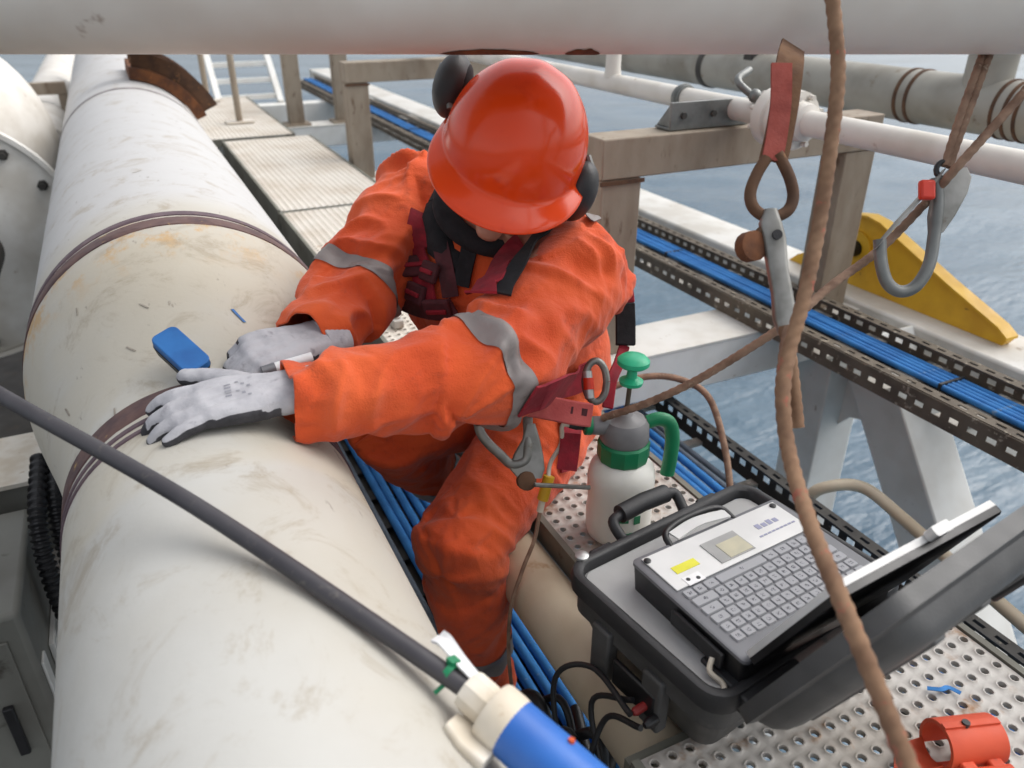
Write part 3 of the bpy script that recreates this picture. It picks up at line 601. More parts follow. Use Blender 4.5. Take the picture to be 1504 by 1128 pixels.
def oval(mb, rows, seg=28):
    """rows: (centre, half width, half depth, side axis, front axis)"""
    vs = []
    for (c, a, b, S, F) in rows:
        c, S, F = V(c), V(S).normalized(), V(F).normalized()
        for k in range(seg):
            t_ = 2*math.pi*k/seg; ct, st = math.cos(t_), math.sin(t_); p = 2.4
            ct = math.copysign(abs(ct)**(2/p), ct); st = math.copysign(abs(st)**(2/p), st)
            vs.append(c+S*a*ct+F*b*st)
    n = len(rows); fs = [(i*seg+k, i*seg+(k+1)%seg, (i+1)*seg+(k+1)%seg, (i+1)*seg+k) for i in range(n-1) for k in range(seg)]
    return mb.add(vs, fs+[tuple(range(seg))[::-1], tuple((n-1)*seg+k for k in range(seg))])

# joints (world metres)
J = {k: V(v) for k, v in dict(
    Rsh=(.500, 1.475, -.395), Lsh=(.678, 1.150, -.470), Lel=(.425, .965, -.535), Lwr=(.140, .962, -.507),
    Rel=(.320, 1.325, -.505), Rwr=(.205, 1.172, -.522), pel=(.690, 1.335, -.800),
    Lhip=(.685, 1.250, -.815), Rhip=(.630, 1.400, -.815), Lkn=(.385, 1.010, -.885), Lan=(.440, 1.045, -1.285),
    Rkn=(.345, 1.300, -.805), Ran=(.555, 1.500, -1.110)).items()}
mid = (J['Rsh']+J['Lsh'])/2
S_ = (J['Lsh']-J['Rsh']).normalized(); UPt = (mid-J['pel']).normalized(); F_ = S_.cross(UPt).normalized()
if F_.x > 0: F_ = -F_
hu = V((.055, -.46, .886)).normalized(); hf = V((-.57, -.74, -.36)); hf = (hf-hu*hf.dot(hu)).normalized(); hr = hf.cross(hu)
HC = V((.573, 1.196, -.268))                           # centre of the skull
body = MB()
Sp = V((.45, -.89, 0)).normalized()
# torso along a bent spine
rows = []
for (t_, a, b, bk) in ((-.12, .10, .09, .0), (0, .165, .125, .01), (.15, .175, .13, .02), (.35, .172, .135, .01), (.55, .180, .145, -.015), (.75, .190, .150, -.03), (.90, .178, .135, -.025), (1.0, .14, .11, -.015), (1.10, .085, .08, -.01)):
    c = J['pel'].lerp(mid, t_)-F_*bk; rows.append((c, a, b, Sp.lerp(S_, max(0, t_)), F_))
oval(body, rows)
neck = mid+UPt*.03-F_*.005
capsule(body, [mid, neck.lerp(HC, .35), HC-hu*.06], [.085, .066, .058])
# arms: bulky sleeves
capsule(body, [mid.lerp(J['Lsh'], .55), J['Lsh'], J['Lsh'].lerp(J['Lel'], .35), J['Lsh'].lerp(J['Lel'], .7), J['Lel'], J['Lel'].lerp(J['Lwr'], .3), J['Lel'].lerp(J['Lwr'], .7), J['Lwr']],
        [.085, .098, .092, .082, .074, .067, .055, .049])
capsule(body, [mid.lerp(J['Rsh'], .55), J['Rsh'], J['Rsh'].lerp(J['Rel'], .35), J['Rsh'].lerp(J['Rel'], .7), J['Rel'], J['Rel'].lerp(J['Rwr'], .3), J['Rel'].lerp(J['Rwr'], .7), J['Rwr']],
        [.085, .094, .085, .076, .071, .066, .054, .048])
# legs
capsule(body, [J['Lhip'], J['Lhip'].lerp(J['Lkn'], .3), J['Lhip'].lerp(J['Lkn'], .7), J['Lkn']+V((0, 0, .01)), J['Lkn'].lerp(J['Lan'], .3), J['Lkn'].lerp(J['Lan'], .7), J['Lan']],
        [.108, .100, .086, .080, .072, .062, .058])
capsule(body, [J['Rhip'], J['Rhip'].lerp(J['Rkn'], .3), J['Rhip'].lerp(J['Rkn'], .7), J['Rkn'], J['Rkn'].lerp(J['Ran'], .3), J['Rkn'].lerp(J['Ran'], .7), J['Ran']],
        [.105, .096, .082, .074, .066, .060, .056])
# head: skull, jaw, brow, nose, lips, ears
AX = (hr, hf, hu)
body.sphere(HC, (.076, .096, .10), 24, 16, AX)
body.sphere(HC+hf*.030-hu*.060, (.056, .058, .062), 20, 12, AX)
capsule(body, [HC+hf*.094-hu*.008, HC+hf*.112-hu*.036], [.010, .014], 10)
body.sphere(HC+hf*.082-hu*.072, (.026, .014, .010), 12, 8, AX); body.sphere(HC+hf*.072-hu*.104, (.024, .020, .016), 12, 8, AX)
body.sphere(HC+hf*.078+hu*.012, (.050, .016, .012), 12, 8, AX)
for s in (-1, 1): body.sphere(HC+hr*.078*s-hu*.015-hf*.005, (.010, .018, .030), 10, 8, AX)
bme = remesh(body, .0052, 3, 'person_body')
# cloth folds: displaced along the normal, following each limb's own axis
limbs = [('Lsh', 'Lel', .095), ('Lel', 'Lwr', .068), ('Rsh', 'Rel', .09), ('Rel', 'Rwr', .066), ('Lhip', 'Lkn', .105), ('Lkn', 'Lan', .08), ('Rhip', 'Rkn', .105), ('Rkn', 'Ran', .08)]
nv = len(bme.vertices); co = np.empty(nv*3); bme.vertices.foreach_get('co', co); co = co.reshape(-1, 3)
no = np.empty(nv*3); bme.vertex_normals.foreach_get('vector', no); no = no.reshape(-1, 3)
hc, hua = npv(HC), npv(hu); headm = np.linalg.norm(co-(hc+npv(hf)*.02-hua*.03), axis=1) < .155
headm &= ((co-hc)@hua > -.125)
best = np.full(nv, 9.); which = np.zeros(nv, int); par = np.zeros(nv)
tors = np.linalg.norm(np.cross(co-npv(J['pel']), npv(UPt)), axis=1)/.15; best = tors.copy(); which[:] = -1
for i, (a, b, r0) in enumerate(limbs):
    A, B = npv(J[a]), npv(J[b]); d = B-A; L = np.linalg.norm(d); t_ = np.clip(((co-A)@d)/L**2, -.1, 1.1); q = A+t_[:, None]*d
    ds = np.linalg.norm(co-q, axis=1)/r0; m = ds < best; best[m] = ds[m]; which[m] = i; par[m] = t_[m]
def vnoise(p, seed=0):
    """smooth value noise in [-1, 1] for an array of points"""
    p = np.asarray(p, float); i = np.floor(p).astype(np.int64); f = p-i; u = f*f*f*(f*(f*6-15)+10); out = np.zeros(len(p))
    for dx in (0, 1):
        for dy in (0, 1):
            for dz in (0, 1):
                h = (i[:, 0]+dx)*374761393+(i[:, 1]+dy)*668265263+(i[:, 2]+dz)*2147483647+seed*97531
                h = (h ^ (h >> 13))*1274126177 & 0xffffffff; h = (h ^ (h >> 16)) & 0xffff
                out += (h/32767.5-1)*(u[:, 0] if dx else 1-u[:, 0])*(u[:, 1] if dy else 1-u[:, 1])*(u[:, 2] if dz else 1-u[:, 2])
    return out
disp = np.zeros(nv)
rel = co-npv(J['pel']); uu, vv, ww = rel@npv(UPt), rel@npv(S_), rel@npv(F_); m = which < 0
disp[m] = (.014*(1-1.6*np.abs(vnoise(np.stack([uu*13+vv*5, vv*5, ww*5], 1), 1)))+.005*vnoise(np.stack([uu*26, vv*10, ww*10], 1), 2))[m]
for i, (a, b, r0) in enumerate(limbs):
    m = which == i; A, B = npv(J[a]), npv(J[b]); d = B-A; L = np.linalg.norm(d); d = d/L; p = co[m]; s = par[m]*L
    e1 = np.cross(d, (0, 0, 1.)); e1 /= np.linalg.norm(e1); e2 = np.cross(d, e1); rv = p-A-((p-A)@d)[:, None]*d; ang = np.arctan2(rv@e2, rv@e1); c_, s2 = np.cos(ang), np.sin(ang)
    sp = s+.05*np.sin(ang+i*1.7)                         # folds wind round the limb
    f1 = 1-2.0*np.abs(vnoise(np.stack([sp*17, c_*1.0+i*5, s2*1.0], 1), 3+i)); f2 = 1-2.0*np.abs(vnoise(np.stack([(s-.06*np.sin(ang*1+i))*34, c_*1.5+i*3, s2*1.5], 1), 20+i)); f3 = vnoise(p*18, 40)
    t_ = par[m]; near = .6+(.7 if i < 4 else .35)*((np.exp(-((t_-1)/.3)**2)+np.exp(-(t_/.25)**2)) if i in (0, 2, 4, 6) else (np.exp(-(t_/.3)**2)+.5*np.exp(-((t_-.9)/.2)**2)))
    disp[m] = ((.0145*f1+.0060*f2)*np.minimum(near, 1.35)+.0015*f3)*(.62 if i > 3 else 1)
disp[headm] = 0
# soften the field over the mesh
E_ = np.empty(len(bme.edges)*2, int); bme.edges.foreach_get('vertices', E_); E_ = E_.reshape(-1, 2); deg = np.bincount(E_.ravel(), minlength=nv).clip(1)
for _ in range(1):
    acc = np.bincount(E_[:, 0], disp[E_[:, 1]], nv)+np.bincount(E_[:, 1], disp[E_[:, 0]], nv); disp = .5*disp+.5*acc/deg
disp[headm] = 0
co2 = co+no*disp[:, None]; bme.vertices.foreach_set('co', co2.ravel()); bme.update()
# collar line and bands are cut cleanly through the mesh
bm = bmesh.new(); bm.from_mesh(bme)
bands = []                                             # (centre, axis, half width, reach)
def bandspec(a, b, t_, hw, reach, tilt=(0, 0, 0)):
    c = J[a].lerp(J[b], t_); d = ((J[b]-J[a]).normalized()+V(tilt)).normalized(); bands.append((c, d, hw, reach))
bandspec('Lsh', 'Lel', 1.0, .019, .125, (-.35, .25, .1)); bandspec('Rsh', 'Rel', .97, .018, .12)
bandspec('Lkn', 'Lan', .66, .026, .12); bandspec('Rkn', 'Ran', .66, .026, .10)
bands.append((J['Lsh']+V((.045, .05, .02)), (S_*.9+V((0, .0, .3))).normalized(), .022, .09))
ncol = neck.lerp(HC, .42); dcol = (HC-neck).normalized()
for (c, d, hw, reach) in bands:
    for s in (-1, 1):
        g = [x for x in list(bm.verts)+list(bm.edges)+list(bm.faces) if ((x.co if isinstance(x, bmesh.types.BMVert) else (x.verts[0].co)) - c).length < reach+.03]
        bmesh.ops.bisect_plane(bm, geom=g, plane_co=c+d*hw*s, plane_no=d)
g = [x for x in list(bm.verts)+list(bm.edges)+list(bm.faces) if ((x.co if isinstance(x, bmesh.types.BMVert) else (x.verts[0].co)) - ncol).length < .16]
bmesh.ops.bisect_plane(bm, geom=g, plane_co=ncol, plane_no=dcol)
hems = []
for (e_, w_) in (('Lel', 'Lwr'), ('Rel', 'Rwr')):
    d = (J[w_]-J[e_]).normalized(); c = J[w_]+d*.012
    g = [x for x in list(bm.verts)+list(bm.edges)+list(bm.faces) if ((x.co if isinstance(x, bmesh.types.BMVert) else (x.verts[0].co)) - c).length < .12]
    bmesh.ops.bisect_plane(bm, geom=g, plane_co=c, plane_no=d)
    kill = [f for f in bm.faces if (f.calc_center_median()-c).dot(d) > 1e-5 and (f.calc_center_median()-c).length < .11]; bmesh.ops.delete(bm, geom=kill, context='FACES')
bm.normal_update(); bandf = [[] for _ in bands]
for f in bm.faces:
    c = f.calc_center_median()
    q = c-ncol
    h_ = c-HC
    if h_.dot(hu) > -.135 and abs(h_.dot(hr)) < .088 and -.105 < h_.dot(hf) < .14 and h_.length < .175: f.material_index = 1
    for i, (bc, d, hw, reach) in enumerate(bands):
        if abs((c-bc).dot(d)) < hw-1e-5 and (c-bc).length < reach: bandf[i].append(f)
bm.verts.index_update()
bandmb = []
for fs in bandf:
    idx = {}; vs = []; ff = []
    for f in fs:
        q = []
        for v in f.verts:
            if v.index not in idx: idx[v.index] = len(vs); vs.append(v.co+v.normal*.0022)
            q.append(idx[v.index])
        ff.append(q)
    bandmb.append(MB().add(vs, ff))
bm.to_mesh(bme); BV = BVHTree.FromBMesh(bm); bm.free()
PO = V((.55, 1.2, -1.33))
for v in bme.vertices: v.co = v.co-PO
bme.materials.append(M['coverall']); bme.materials.append(M['skin']); bme.shade_smooth()
person = bpy.data.objects.new('person', bme); finish(person, None, PO)
sd_ = person.modifiers.new('cloth', 'SOLIDIFY'); sd_.thickness = .0035; sd_.offset = -1
tag(person, 'worker in orange coverall and helmet leaning over the large pipe, both hands on it', 'person')
for mb in bandmb:
    if mb.f:
        o = obj('reflective_band', mb, 'reflective', person, smooth=80); o['label'] = 'grey reflective band on the orange coverall'
# helmet: ribbed shell with brim and peak
mb = MB(); seg = 64; vs = []; HB = HC+hu*.030-hf*.002
prof = [(math.sin(R(p)), math.cos(R(p))) for p in (2, 8, 16, 25, 34, 43, 52, 61, 70, 78, 84, 90)]
for (s, c) in prof:
    for k in range(seg):
        a = 2*math.pi*k/seg; x, y = math.cos(a), math.sin(a)           # y = front
        X_ = .117*s*x; Y_ = .138*s*y+.004
        Z_ = .128*c+.0022*math.exp(-(X_/.020)**2)*min(1, c*2.2)*(1 if abs(X_) < .05 else 0)+.0022*math.exp(-((abs(X_)-.055)/.014)**2)*min(1, c*2)*(y*s > -.7)
        vs.append(HB+hr*X_+hf*Y_+hu*Z_)
for (o1, dz) in ((.001, -.010), (.003, -.012), (1.0, -.020), (1.0, -.0245)):
    for k in range(seg):
        a = 2*math.pi*k/seg; x, y = math.cos(a), math.sin(a); pk = max(0, y)
        ext = o1 if o1 < .5 else .012+.038*pk**1.3
        vs.append(HB+hr*(.117+ext)*x+hf*((.138+ext)*y+.004)+hu*(dz-.012*pk**2*(o1 > .5)))
n = len(vs)//seg; mb.add(vs, [(i*seg+k, i*seg+(k+1)%seg, (i+1)*seg+(k+1)%seg, (i+1)*seg+k) for i in range(n-1) for k in range(seg)]+[tuple(range(seg))])
hel = obj('helmet', mb, 'helmet_orange', person, smooth=75); hel['label'] = 'glossy orange hard hat with short peak'
so_ = hel.modifiers.new('t', 'SOLIDIFY'); so_.thickness = .0025
sb_ = hel.modifiers.new('u', 'SUBSURF'); sb_.levels = 1; sb_.render_levels = 1
seam = [HB+hr*(.052)+hf*(.004+.132*math.sin(R(p)))*.9+hu*(.112*math.cos(R(p))*.93+.010) for p in (-70, -45, -20, 0, 15, 28)]
# ear defenders on arms
for s in (-1, 1):
    c = HC+hr*(.125*s)+hu*(.012 if s < 0 else -.030)-hf*(.045 if s < 0 else .01)
    if s > 0: c = HC+hr*.128+hu*.000-hf*.055+hu*.055
    else: c = HC-hr*.122-hu*.012+hf*.012
    cup = obj('ear_defender', MB().sphere(c, (.032, .044, .055), 20, 12, AX), 'black_plastic', person, smooth=80)
    obj('cushion', MB().sphere(c-hr*(.018*s), (.014, .034, .044), 20, 12, AX), 'black_cloth', cup, smooth=80)
    obj('arm', MB().tube(spline([c+hr*.024*s, c+hr*.02*s+hu*.03, HB+hr*.118*s+hu*.012-hf*.01], 4), .006, 8), 'metal_grey', cup)
# eyes, glasses
for s in (-1, 1): obj('eye', MB().sphere(HC+hr*.031*s+hf*.085-hu*.012, .012, 12, 8), 'eye_white', person, smooth=80)
mb = MB(); vs = []
for dz in (-.030, .012):
    for k in range(17):
        a = R(-62+124*k/16); vs.append(HC+hr*(.080*math.sin(a))+hf*(.108*math.cos(a)**.6 if k else .06)+hu*dz)
mb.add(vs, [(k, k+1, 18+k, 17+k) for k in range(16)]); gl = obj('safety_glasses', mb, 'glass_dark', person, smooth=80); so_ = gl.modifiers.new('t', 'SOLIDIFY'); so_.thickness = .002
# black snood round neck and chin
pts = []
for k in range(25):
    a = 2*math.pi*k/24; pts.append(neck.lerp(HC, .20)+hr*(.096*math.cos(a))+hf*(.100*math.sin(a)+.010)-hu*(.034+.030*math.sin(a)))
obj('snood', MB().tube(pts, [.026+.004*math.sin(k*2.6) for k in range(25)], 12), 'black_cloth', person, smooth=80)
pts = []
for k in range(17):
    a = R(-35+140*k/16) if 0 else R(-20+150*k/16); pts.append(HC-hu*(.122)+hr*(.098*math.cos(a))+hf*(.078*math.sin(a)-.012)-hu*(.02*max(0, math.sin(a))))
obj('chin_strap', MB().tube(pts, [.014+.006*math.sin(math.pi*k/16) for k in range(17)], 10), 'black_cloth', person, smooth=80)

# harness webbing laid on the body surface
def strap(name, pts, w_, m, n=8, th=.004, parent=None, lift=.002):
    P, N = [], []
    for p in spline(pts, n):
        loc, nr, i, d = BV.find_nearest(p); P.append(loc+nr*lift); N.append(nr)
    for _ in range(3):                                   # even out the folds underneath
        P = [P[0]]+[(P[i-1]+P[i]*2+P[i+1])/4 for i in range(1, len(P)-1)]+[P[-1]]; N = [N[0]]+[(N[i-1]+N[i]*2+N[i+1]) for i in range(1, len(N)-1)]+[N[-1]]
    P = [p+V(n_).normalized()*.003 for p, n_ in zip(P, N)]
    return obj(name, MB().ribbon(P, N, w_, th), m, parent or person, smooth=30), P, N
def tp(u, v, f=.14): return J['pel'].lerp(mid, u)+S_*v+F_*f          # torso point: up, side (+ = his left), front
EYE = V((0, 0, 0)); _p, _yw = math.atan2(600, 1150), R(25.62)
FW = V((math.sin(_yw)*math.cos(_p), math.cos(_yw)*math.cos(_p), -math.sin(_p))); RT = V((math.cos(_yw), -math.sin(_yw), 0)); UP = RT.cross(FW)
def on_body(x, y):
    """where a spot measured in the photograph lies on the cloth"""
    loc, nr, i, d = BV.ray_cast(EYE, (RT*((x-752)/1150)-UP*((y-564)/1150)+FW).normalized())
    return (loc, nr) if loc is not None and d < 2.2 else None
def webstrap(name, pts, w_, m, lift=.004, th=.004, n=5):
    P, N = [], []
    for i in range(len(pts)-1):
        for k in range(n):
            t_ = k/n; h = on_body(pts[i][0]*(1-t_)+pts[i+1][0]*t_, pts[i][1]*(1-t_)+pts[i+1][1]*t_)
            if h: P.append(h[0]); N.append(h[1])
    h = on_body(*pts[-1])
    if h: P.append(h[0]); N.append(h[1])
    for _ in range(4):
        P = [P[0]]+[(P[i-1]+P[i]*2+P[i+1])/4 for i in range(1, len(P)-1)]+[P[-1]]; N = [N[0]]+[(N[i-1]+N[i]*2+N[i+1]).normalized() for i in range(1, len(N)-1)]+[N[-1]]
    P = [p+V(q).normalized()*lift for p, q in zip(P, N)]
    return obj(name, MB().ribbon(P, N, w_, th), m, person, smooth=40)
webstrap('harness_strap', [(618, 318), (617, 350), (622, 385), (630, 420), (636, 452)], .052, 'harness_red', lift=.008)
webstrap('harness_strap', [(770, 362), (748, 385), (728, 412), (706, 438)], .050, 'harness_red', lift=.008)
webstrap('shoulder_trim', [(812, 330), (786, 360), (764, 390), (746, 420), (738, 438)], .026, 'black_cloth', lift=.007)
webstrap('collar_flap', [(694, 350), (690, 375), (684, 400), (680, 420)], .030, 'black_cloth', lift=.006)
webstrap('chest_strap', [(598, 440), (622, 448), (650, 452), (672, 446)], .036, 'harness_dark', lift=.013)
webstrap('harness_strap', [(648, 352), (654, 380), (660, 410), (664, 436)], .030, 'harness_dark', lift=.007)
webstrap('waist_belt', [(770, 585), (800, 575), (830, 562), (862, 548)], .062, 'harness_red', lift=.006)
webstrap('leg_strap', [(838, 600), (835, 640), (828, 690)], .046, 'harness_red', lift=.006)
webstrap('shoulder_band', [(838, 296), (858, 312), (876, 326)], .030, 'reflective', lift=.003, th=.002)
for (x, y, a_, b_) in ((616, 395, .020, .026), (642, 402, .018, .022), (622, 432, .018, .026), (648, 446, .020, .026)):
    h = on_body(x, y)
    if h:
        loc, nr = h[0], V(h[1]); e = (UPt-nr*UPt.dot(nr)).normalized()
        bk = obj('buckle', MB().obox(loc+nr*.018, e, nr.cross(e), nr, a_, b_, .006), 'harness_dark', person, bevel=.004)
        obj('bar', MB().obox(loc+nr*.026, e, nr.cross(e), nr, .004, b_*.75, .003), 'metal_dull' if y > 470 else 'harness_red', bk, bevel=.0015)
# back strap with black sleeve hanging beside his left shoulder
def _at(x, y, d): return (RT*((x-752)/1150)-UP*((y-564)/1150)+FW)*d
def hang(name, pts, w_, th, m):
    P = spline([_at(x, y, d) for x, y, d in pts], 6); obj(name, MB().ribbon(P, [-FW]*len(P), w_, th), m, person, smooth=30, bevel=.002)
hang('back_strap', [(884, 372, 1.47), (903, 398, 1.455), (914, 425, 1.45), (917, 446, 1.45)], .038, .006, 'harness_red')
hang('strap_sleeve', [(917, 446, 1.447), (918, 475, 1.445), (918, 508, 1.44)], .036, .012, 'black_cloth')
hang('strap_tail', [(917, 508, 1.44), (908, 535, 1.42), (898, 560, 1.40), (892, 600, 1.39)], .020, .005, 'harness_red')

# boots on the tray below
for s, a in ((1, 'Lan'), (-1, 'Ran')):
    b = MB(); c = J[a]; fd = V((-.85, -.5, 0)).normalized() if s > 0 else V((.35, .9, 0)).normalized(); capsule(b, [c+V((0, 0, .04)), c-V((0, 0, .03))], [.056, .058]); capsule(b, [c-V((0, 0, .045))-fd*.02, c-V((0, 0, .055))+fd*.08, c-V((0, 0, .062))+fd*.15], [.048, .046, .036])
    bt = remesh(b, .008, 2, 'boot')
    for v in bt.vertices: v.co = V((v.co.x, v.co.y, max(v.co.z, -1.382)))-PO
    bt.materials.append(M['boot']); bt.shade_smooth(); o = bpy.data.objects.new('boot', bt); finish(o, person, PO)

# gloves with five fingers
def glove(name, wrist, fdir, back, mirror, curls, thumb, spread=(.10, .03, -.04, -.12), label=None, marks=()):
    x = V(fdir).normalized(); z = V(back); z = (z-x*z.dot(x)).normalized(); y = z.cross(x)*mirror; wrist = V(wrist)
    W = lambda p: wrist+x*p[0]+y*p[1]+z*p[2]
    mb = MB()
    for yy in (-.018, 0, .018): capsule(mb, [W((-.055, yy, 0)), W((.0, yy, 0)), W((.03, yy*1.2, .002))], [.021, .020, .019], 12)
    K = [(.088, .031), (.093, .0105), (.089, -.0105), (.080, -.030)]; LEN = [.074, .082, .076, .060]; RR = [.0110, .0112, .0108, .0100]
    for (kx, ky), L, r_, cu, sp in zip(K, LEN, RR, curls, spread):
        capsule(mb, [W((.015, ky*.75, 0)), W((.055, ky*.95, .004)), W((kx, ky, .003))], [.019, .0165, .0145], 12)
        p = V((kx, ky, .003)); ang = 0; pts = [p.copy()]
        for fr, c in zip((.46, .30, .24), cu):
            ang += R(c); p = p+V((math.cos(ang)*math.cos(sp), math.cos(ang)*math.sin(sp), -math.sin(ang)))*L*fr; pts.append(p.copy())
        capsule(mb, [W(q) for q in pts], [r_*1.12, r_*1.05, r_, r_*.88], 12)
    capsule(mb, [W(q) for q in thumb], [.0200, .0180, .0150, .0130][:len(thumb)], 12)
    me = remesh(mb, .0032, 2, name); Wi = Matrix((x, y, z))
    for v in me.vertices:                                # knit wrinkles
        v.co = v.co+v.normal*.0009*mnoise.noise(v.co*90)
    me.materials.append(M['glove_white']); at2 = me.attributes.new('dip', 'FLOAT', 'POINT'); sm = lambda x_, a_, b_: min(1, max(0, (x_-a_)/(b_-a_)))
    for i, v in enumerate(me.vertices):
        q = Wi@(v.co-wrist); nz = (Wi@v.normal).z
        at2.data[i].value = max(min(sm(q.x, -.012, .004), sm(-nz, -.45, .0), sm(-q.z, -.016, -.004)), sm(q.x, .158, .168), min(sm(q.x, .01, .03), sm(-q.y, .024, .034), sm(-nz, -.6, -.3)))
    gb = BVHTree.FromPolygons([v.co.copy() for v in me.vertices], [tuple(p.vertices) for p in me.polygons])
    for v in me.vertices: v.co = v.co-PO
    me.shade_smooth(); o = bpy.data.objects.new(name, me); finish(o, person, PO); o['label'] = label
    if marks:                                            # faded print on the back of the hand
        pm = MB()
        for (mx, my, hx, hy) in marks:
            g_ = []
            for (sx, sy) in ((-1, -1), (1, -1), (1, 1), (-1, 1)):
                loc = gb.ray_cast(W((mx+hx*sx, my+hy*sy, .06)), -z)[0]; g_.append((loc or W((mx, my, .02)))+z*.0007)
            pm.add(g_, [(0, 1, 2, 3)])
        obj('printed_mark', pm, 'glove_print', o, smooth=0)
    # ribbed cuff
    cf = MB(); pts = [W((t_, 0, 0)) for t_ in [-.070+.004*i for i in range(11)]]; cf.tube(pts, [.0375+.0010*(i % 2) for i in range(11)], 28, flat=.68, nrm=z)
    obj('cuff', cf, 'glove_white', o, smooth=60)
    return o
glove('glove', (.112, .970, -.497), (-1, .07, -.02), (.05, -.16, .98), -1,
      [(6, 16, 18), (12, 20, 16), (12, 16, 14), (8, 10, 8)],
      [(.02, .028, -.006), (.052, .058, -.008), (.082, .080, -.010), (.108, .094, -.012)], (.18, .05, -.07, -.18), 'white knit glove with dark palm, flat on the weld band',
      marks=[(.030+.007*(k % 3), -.016+.0065*k, .0022, .0022) for k in range(6)]+[(.056, -.012+.006*k, .004, .0016) for k in range(5)])
glove('glove', (.188, 1.150, -.512), (-.93, -.36, .08), (.02, -.32, .94), 1,
      [(32, 48, 35), (36, 52, 35), (40, 52, 35), (44, 54, 35)],
      [(.02, .028, -.012), (.050, .044, -.026), (.078, .040, -.036), (.098, .032, -.042)], label='white knit glove gripping a pale marker')

# ================================================================ EQUIPMENT
def at(x, y, d): return (RT*((x-752)/1150)-UP*((y-564)/1150)+FW)*d         # a point measured in the photograph, d metres away
def rope(name, pts, r0, m, label, cat='rope', twist=150, n=34, lobes=3):
    P = spline(pts, n); mb = MB(); seg = 15; vs = []; u = V((0, 1, 0)); s = 0
    for i, p in enumerate(P):
        T = (P[min(i+1, len(P)-1)]-P[max(i-1, 0)]).normalized(); u = (u-T*u.dot(T)).normalized(); q = T.cross(u)
        if i: s += (p-P[i-1]).length
        for k in range(seg):
            a = 2*math.pi*k/seg; rr = r0*(1+.065*math.cos(lobes*(a-s*twist))); vs.append(p+(u*math.cos(a)+q*math.sin(a))*rr)
    N_ = len(P); mb.add(vs, [(i*seg+k, i*seg+(k+1)%seg, (i+1)*seg+(k+1)%seg, (i+1)*seg+k) for i in range(N_-1) for k in range(seg)]+[tuple(range(seg)), tuple((N_-1)*seg+k for k in range(seg))])
    return tag(obj(name, mb, m, origin=P[-1], smooth=70), label, cat)

# ---- blue block tool under the left hand
tx = V((-.46, .80, .40)).normalized(); tn = V((-.10, -.34, .93)); tc = V((.012, 1.118, -.478))
tn = (tn-tx*tn.dot(tx)).normalized(); ty = tn.cross(tx)
bt_ = thing('scan_block', tc, 'blue plastic block with dark base lying on the pipe by the fingertips', 'hand tool')
def rr_loop(c, ax_, ay_, hx, hy, r_, n=5):
    out = []
    for (sx, sy, a0) in ((1, 1, 0), (-1, 1, 90), (-1, -1, 180), (1, -1, 270)):
        for k in range(n+1):
            a = R(a0+90*k/n); out.append(c+ax_*(sx*(hx-r_)+r_*math.cos(a))+ay_*(sy*(hy-r_)+r_*math.sin(a)))
    return out
def loft(mb, loops, cap0=True, cap1=True):
    n = len(loops[0]); vs = [p for l in loops for p in l]
    fs = [(i*n+k, i*n+(k+1)%n, (i+1)*n+(k+1)%n, (i+1)*n+k) for i in range(len(loops)-1) for k in range(n)]
    if cap0: fs.append(tuple(range(n))[::-1])
    if cap1: fs.append(tuple((len(loops)-1)*n+k for k in range(n)))
    return mb.add(vs, fs)
obj('base', loft(MB(), [rr_loop(tc-tn*.018, tx, ty, .041, .020, .012), rr_loop(tc-tn*.004, tx, ty, .044, .0215, .012)]), 'black_plastic', bt_)
obj('body', loft(MB(), [rr_loop(tc-tn*.0035, tx, ty, .043, .0205, .010), rr_loop(tc+tn*.008, tx, ty, .043, .0205, .010), rr_loop(tc+tn*.0095, tx, ty, .0415, .019, .009)]), 'blue_tool', bt_)
# ---- marker held in the right hand
mk = thing('marker_pen', at(425, 530, 1.16), 'pale marker pen held in the far glove', 'pen')
a_, b_ = at(404, 540, 1.150), at(458, 524, 1.175); d_ = (b_-a_).normalized()
obj('barrel', MB().tube([a_, b_], .0075, 16), 'white_label', mk); obj('cap', MB().tube([a_-d_*.020, a_], .0082, 16), 'laptop_deck', mk)

# ---- black rod with collar and blue tube lying across the pipe
Pl, Pr = V((-.194, .998, -.440)), V((.177, .455, -.559)); dr = (Pr-Pl).normalized()
rd = thing('probe_rod', Pr, 'long dark rod lying across the pipe into a blue tube', 'probe')
midp = (Pl+Pr)/2+V((0, .006, .014)); dr0 = dr; dr = (at(840, 1152, .640)-at(702, 1030, .684)).normalized(); pts = spline([Pl-dr0*1.3-V((0, 0, .10)), Pl-dr0*.35-V((0, 0, .012)), Pl, midp, Pr, Pr+dr*.02], 10)
obj('rod', MB().tube(pts, .0092, 20), 'rod_black', rd)
obj('gland_nut', MB().lathe([(.010, -.008), (.0175, -.007), (.019, -.003), (.019, .016), (.018, .020)], Pr+dr*.004, dr, 10), 'white_plastic', rd, smooth=25)
obj('collar', MB().lathe([(.018, .020), (.0255, .021), (.027, .024), (.027, .041), (.026, .046)], Pr+dr*.004, dr, 36), 'white_plastic', rd)
obj('tube', MB().tube([Pr+dr*.047, Pr+dr*.14, Pr+dr*.30], .0262, 40), 'blue_tube', rd)
obj('bolt', MB().lathe([(.003, 0), (.003, .003)], Pr+dr*.110+V((.008, .012, .0255)), (.2, .2, .9), 8), 'orange_trim', rd)
lo_ = [Pr-dr*.005+V((-.030, -.012, .004)), Pr+dr*.03+V((-.048, -.02, -.005)), Pr+dr*.06+V((-.045, -.012, -.01))]
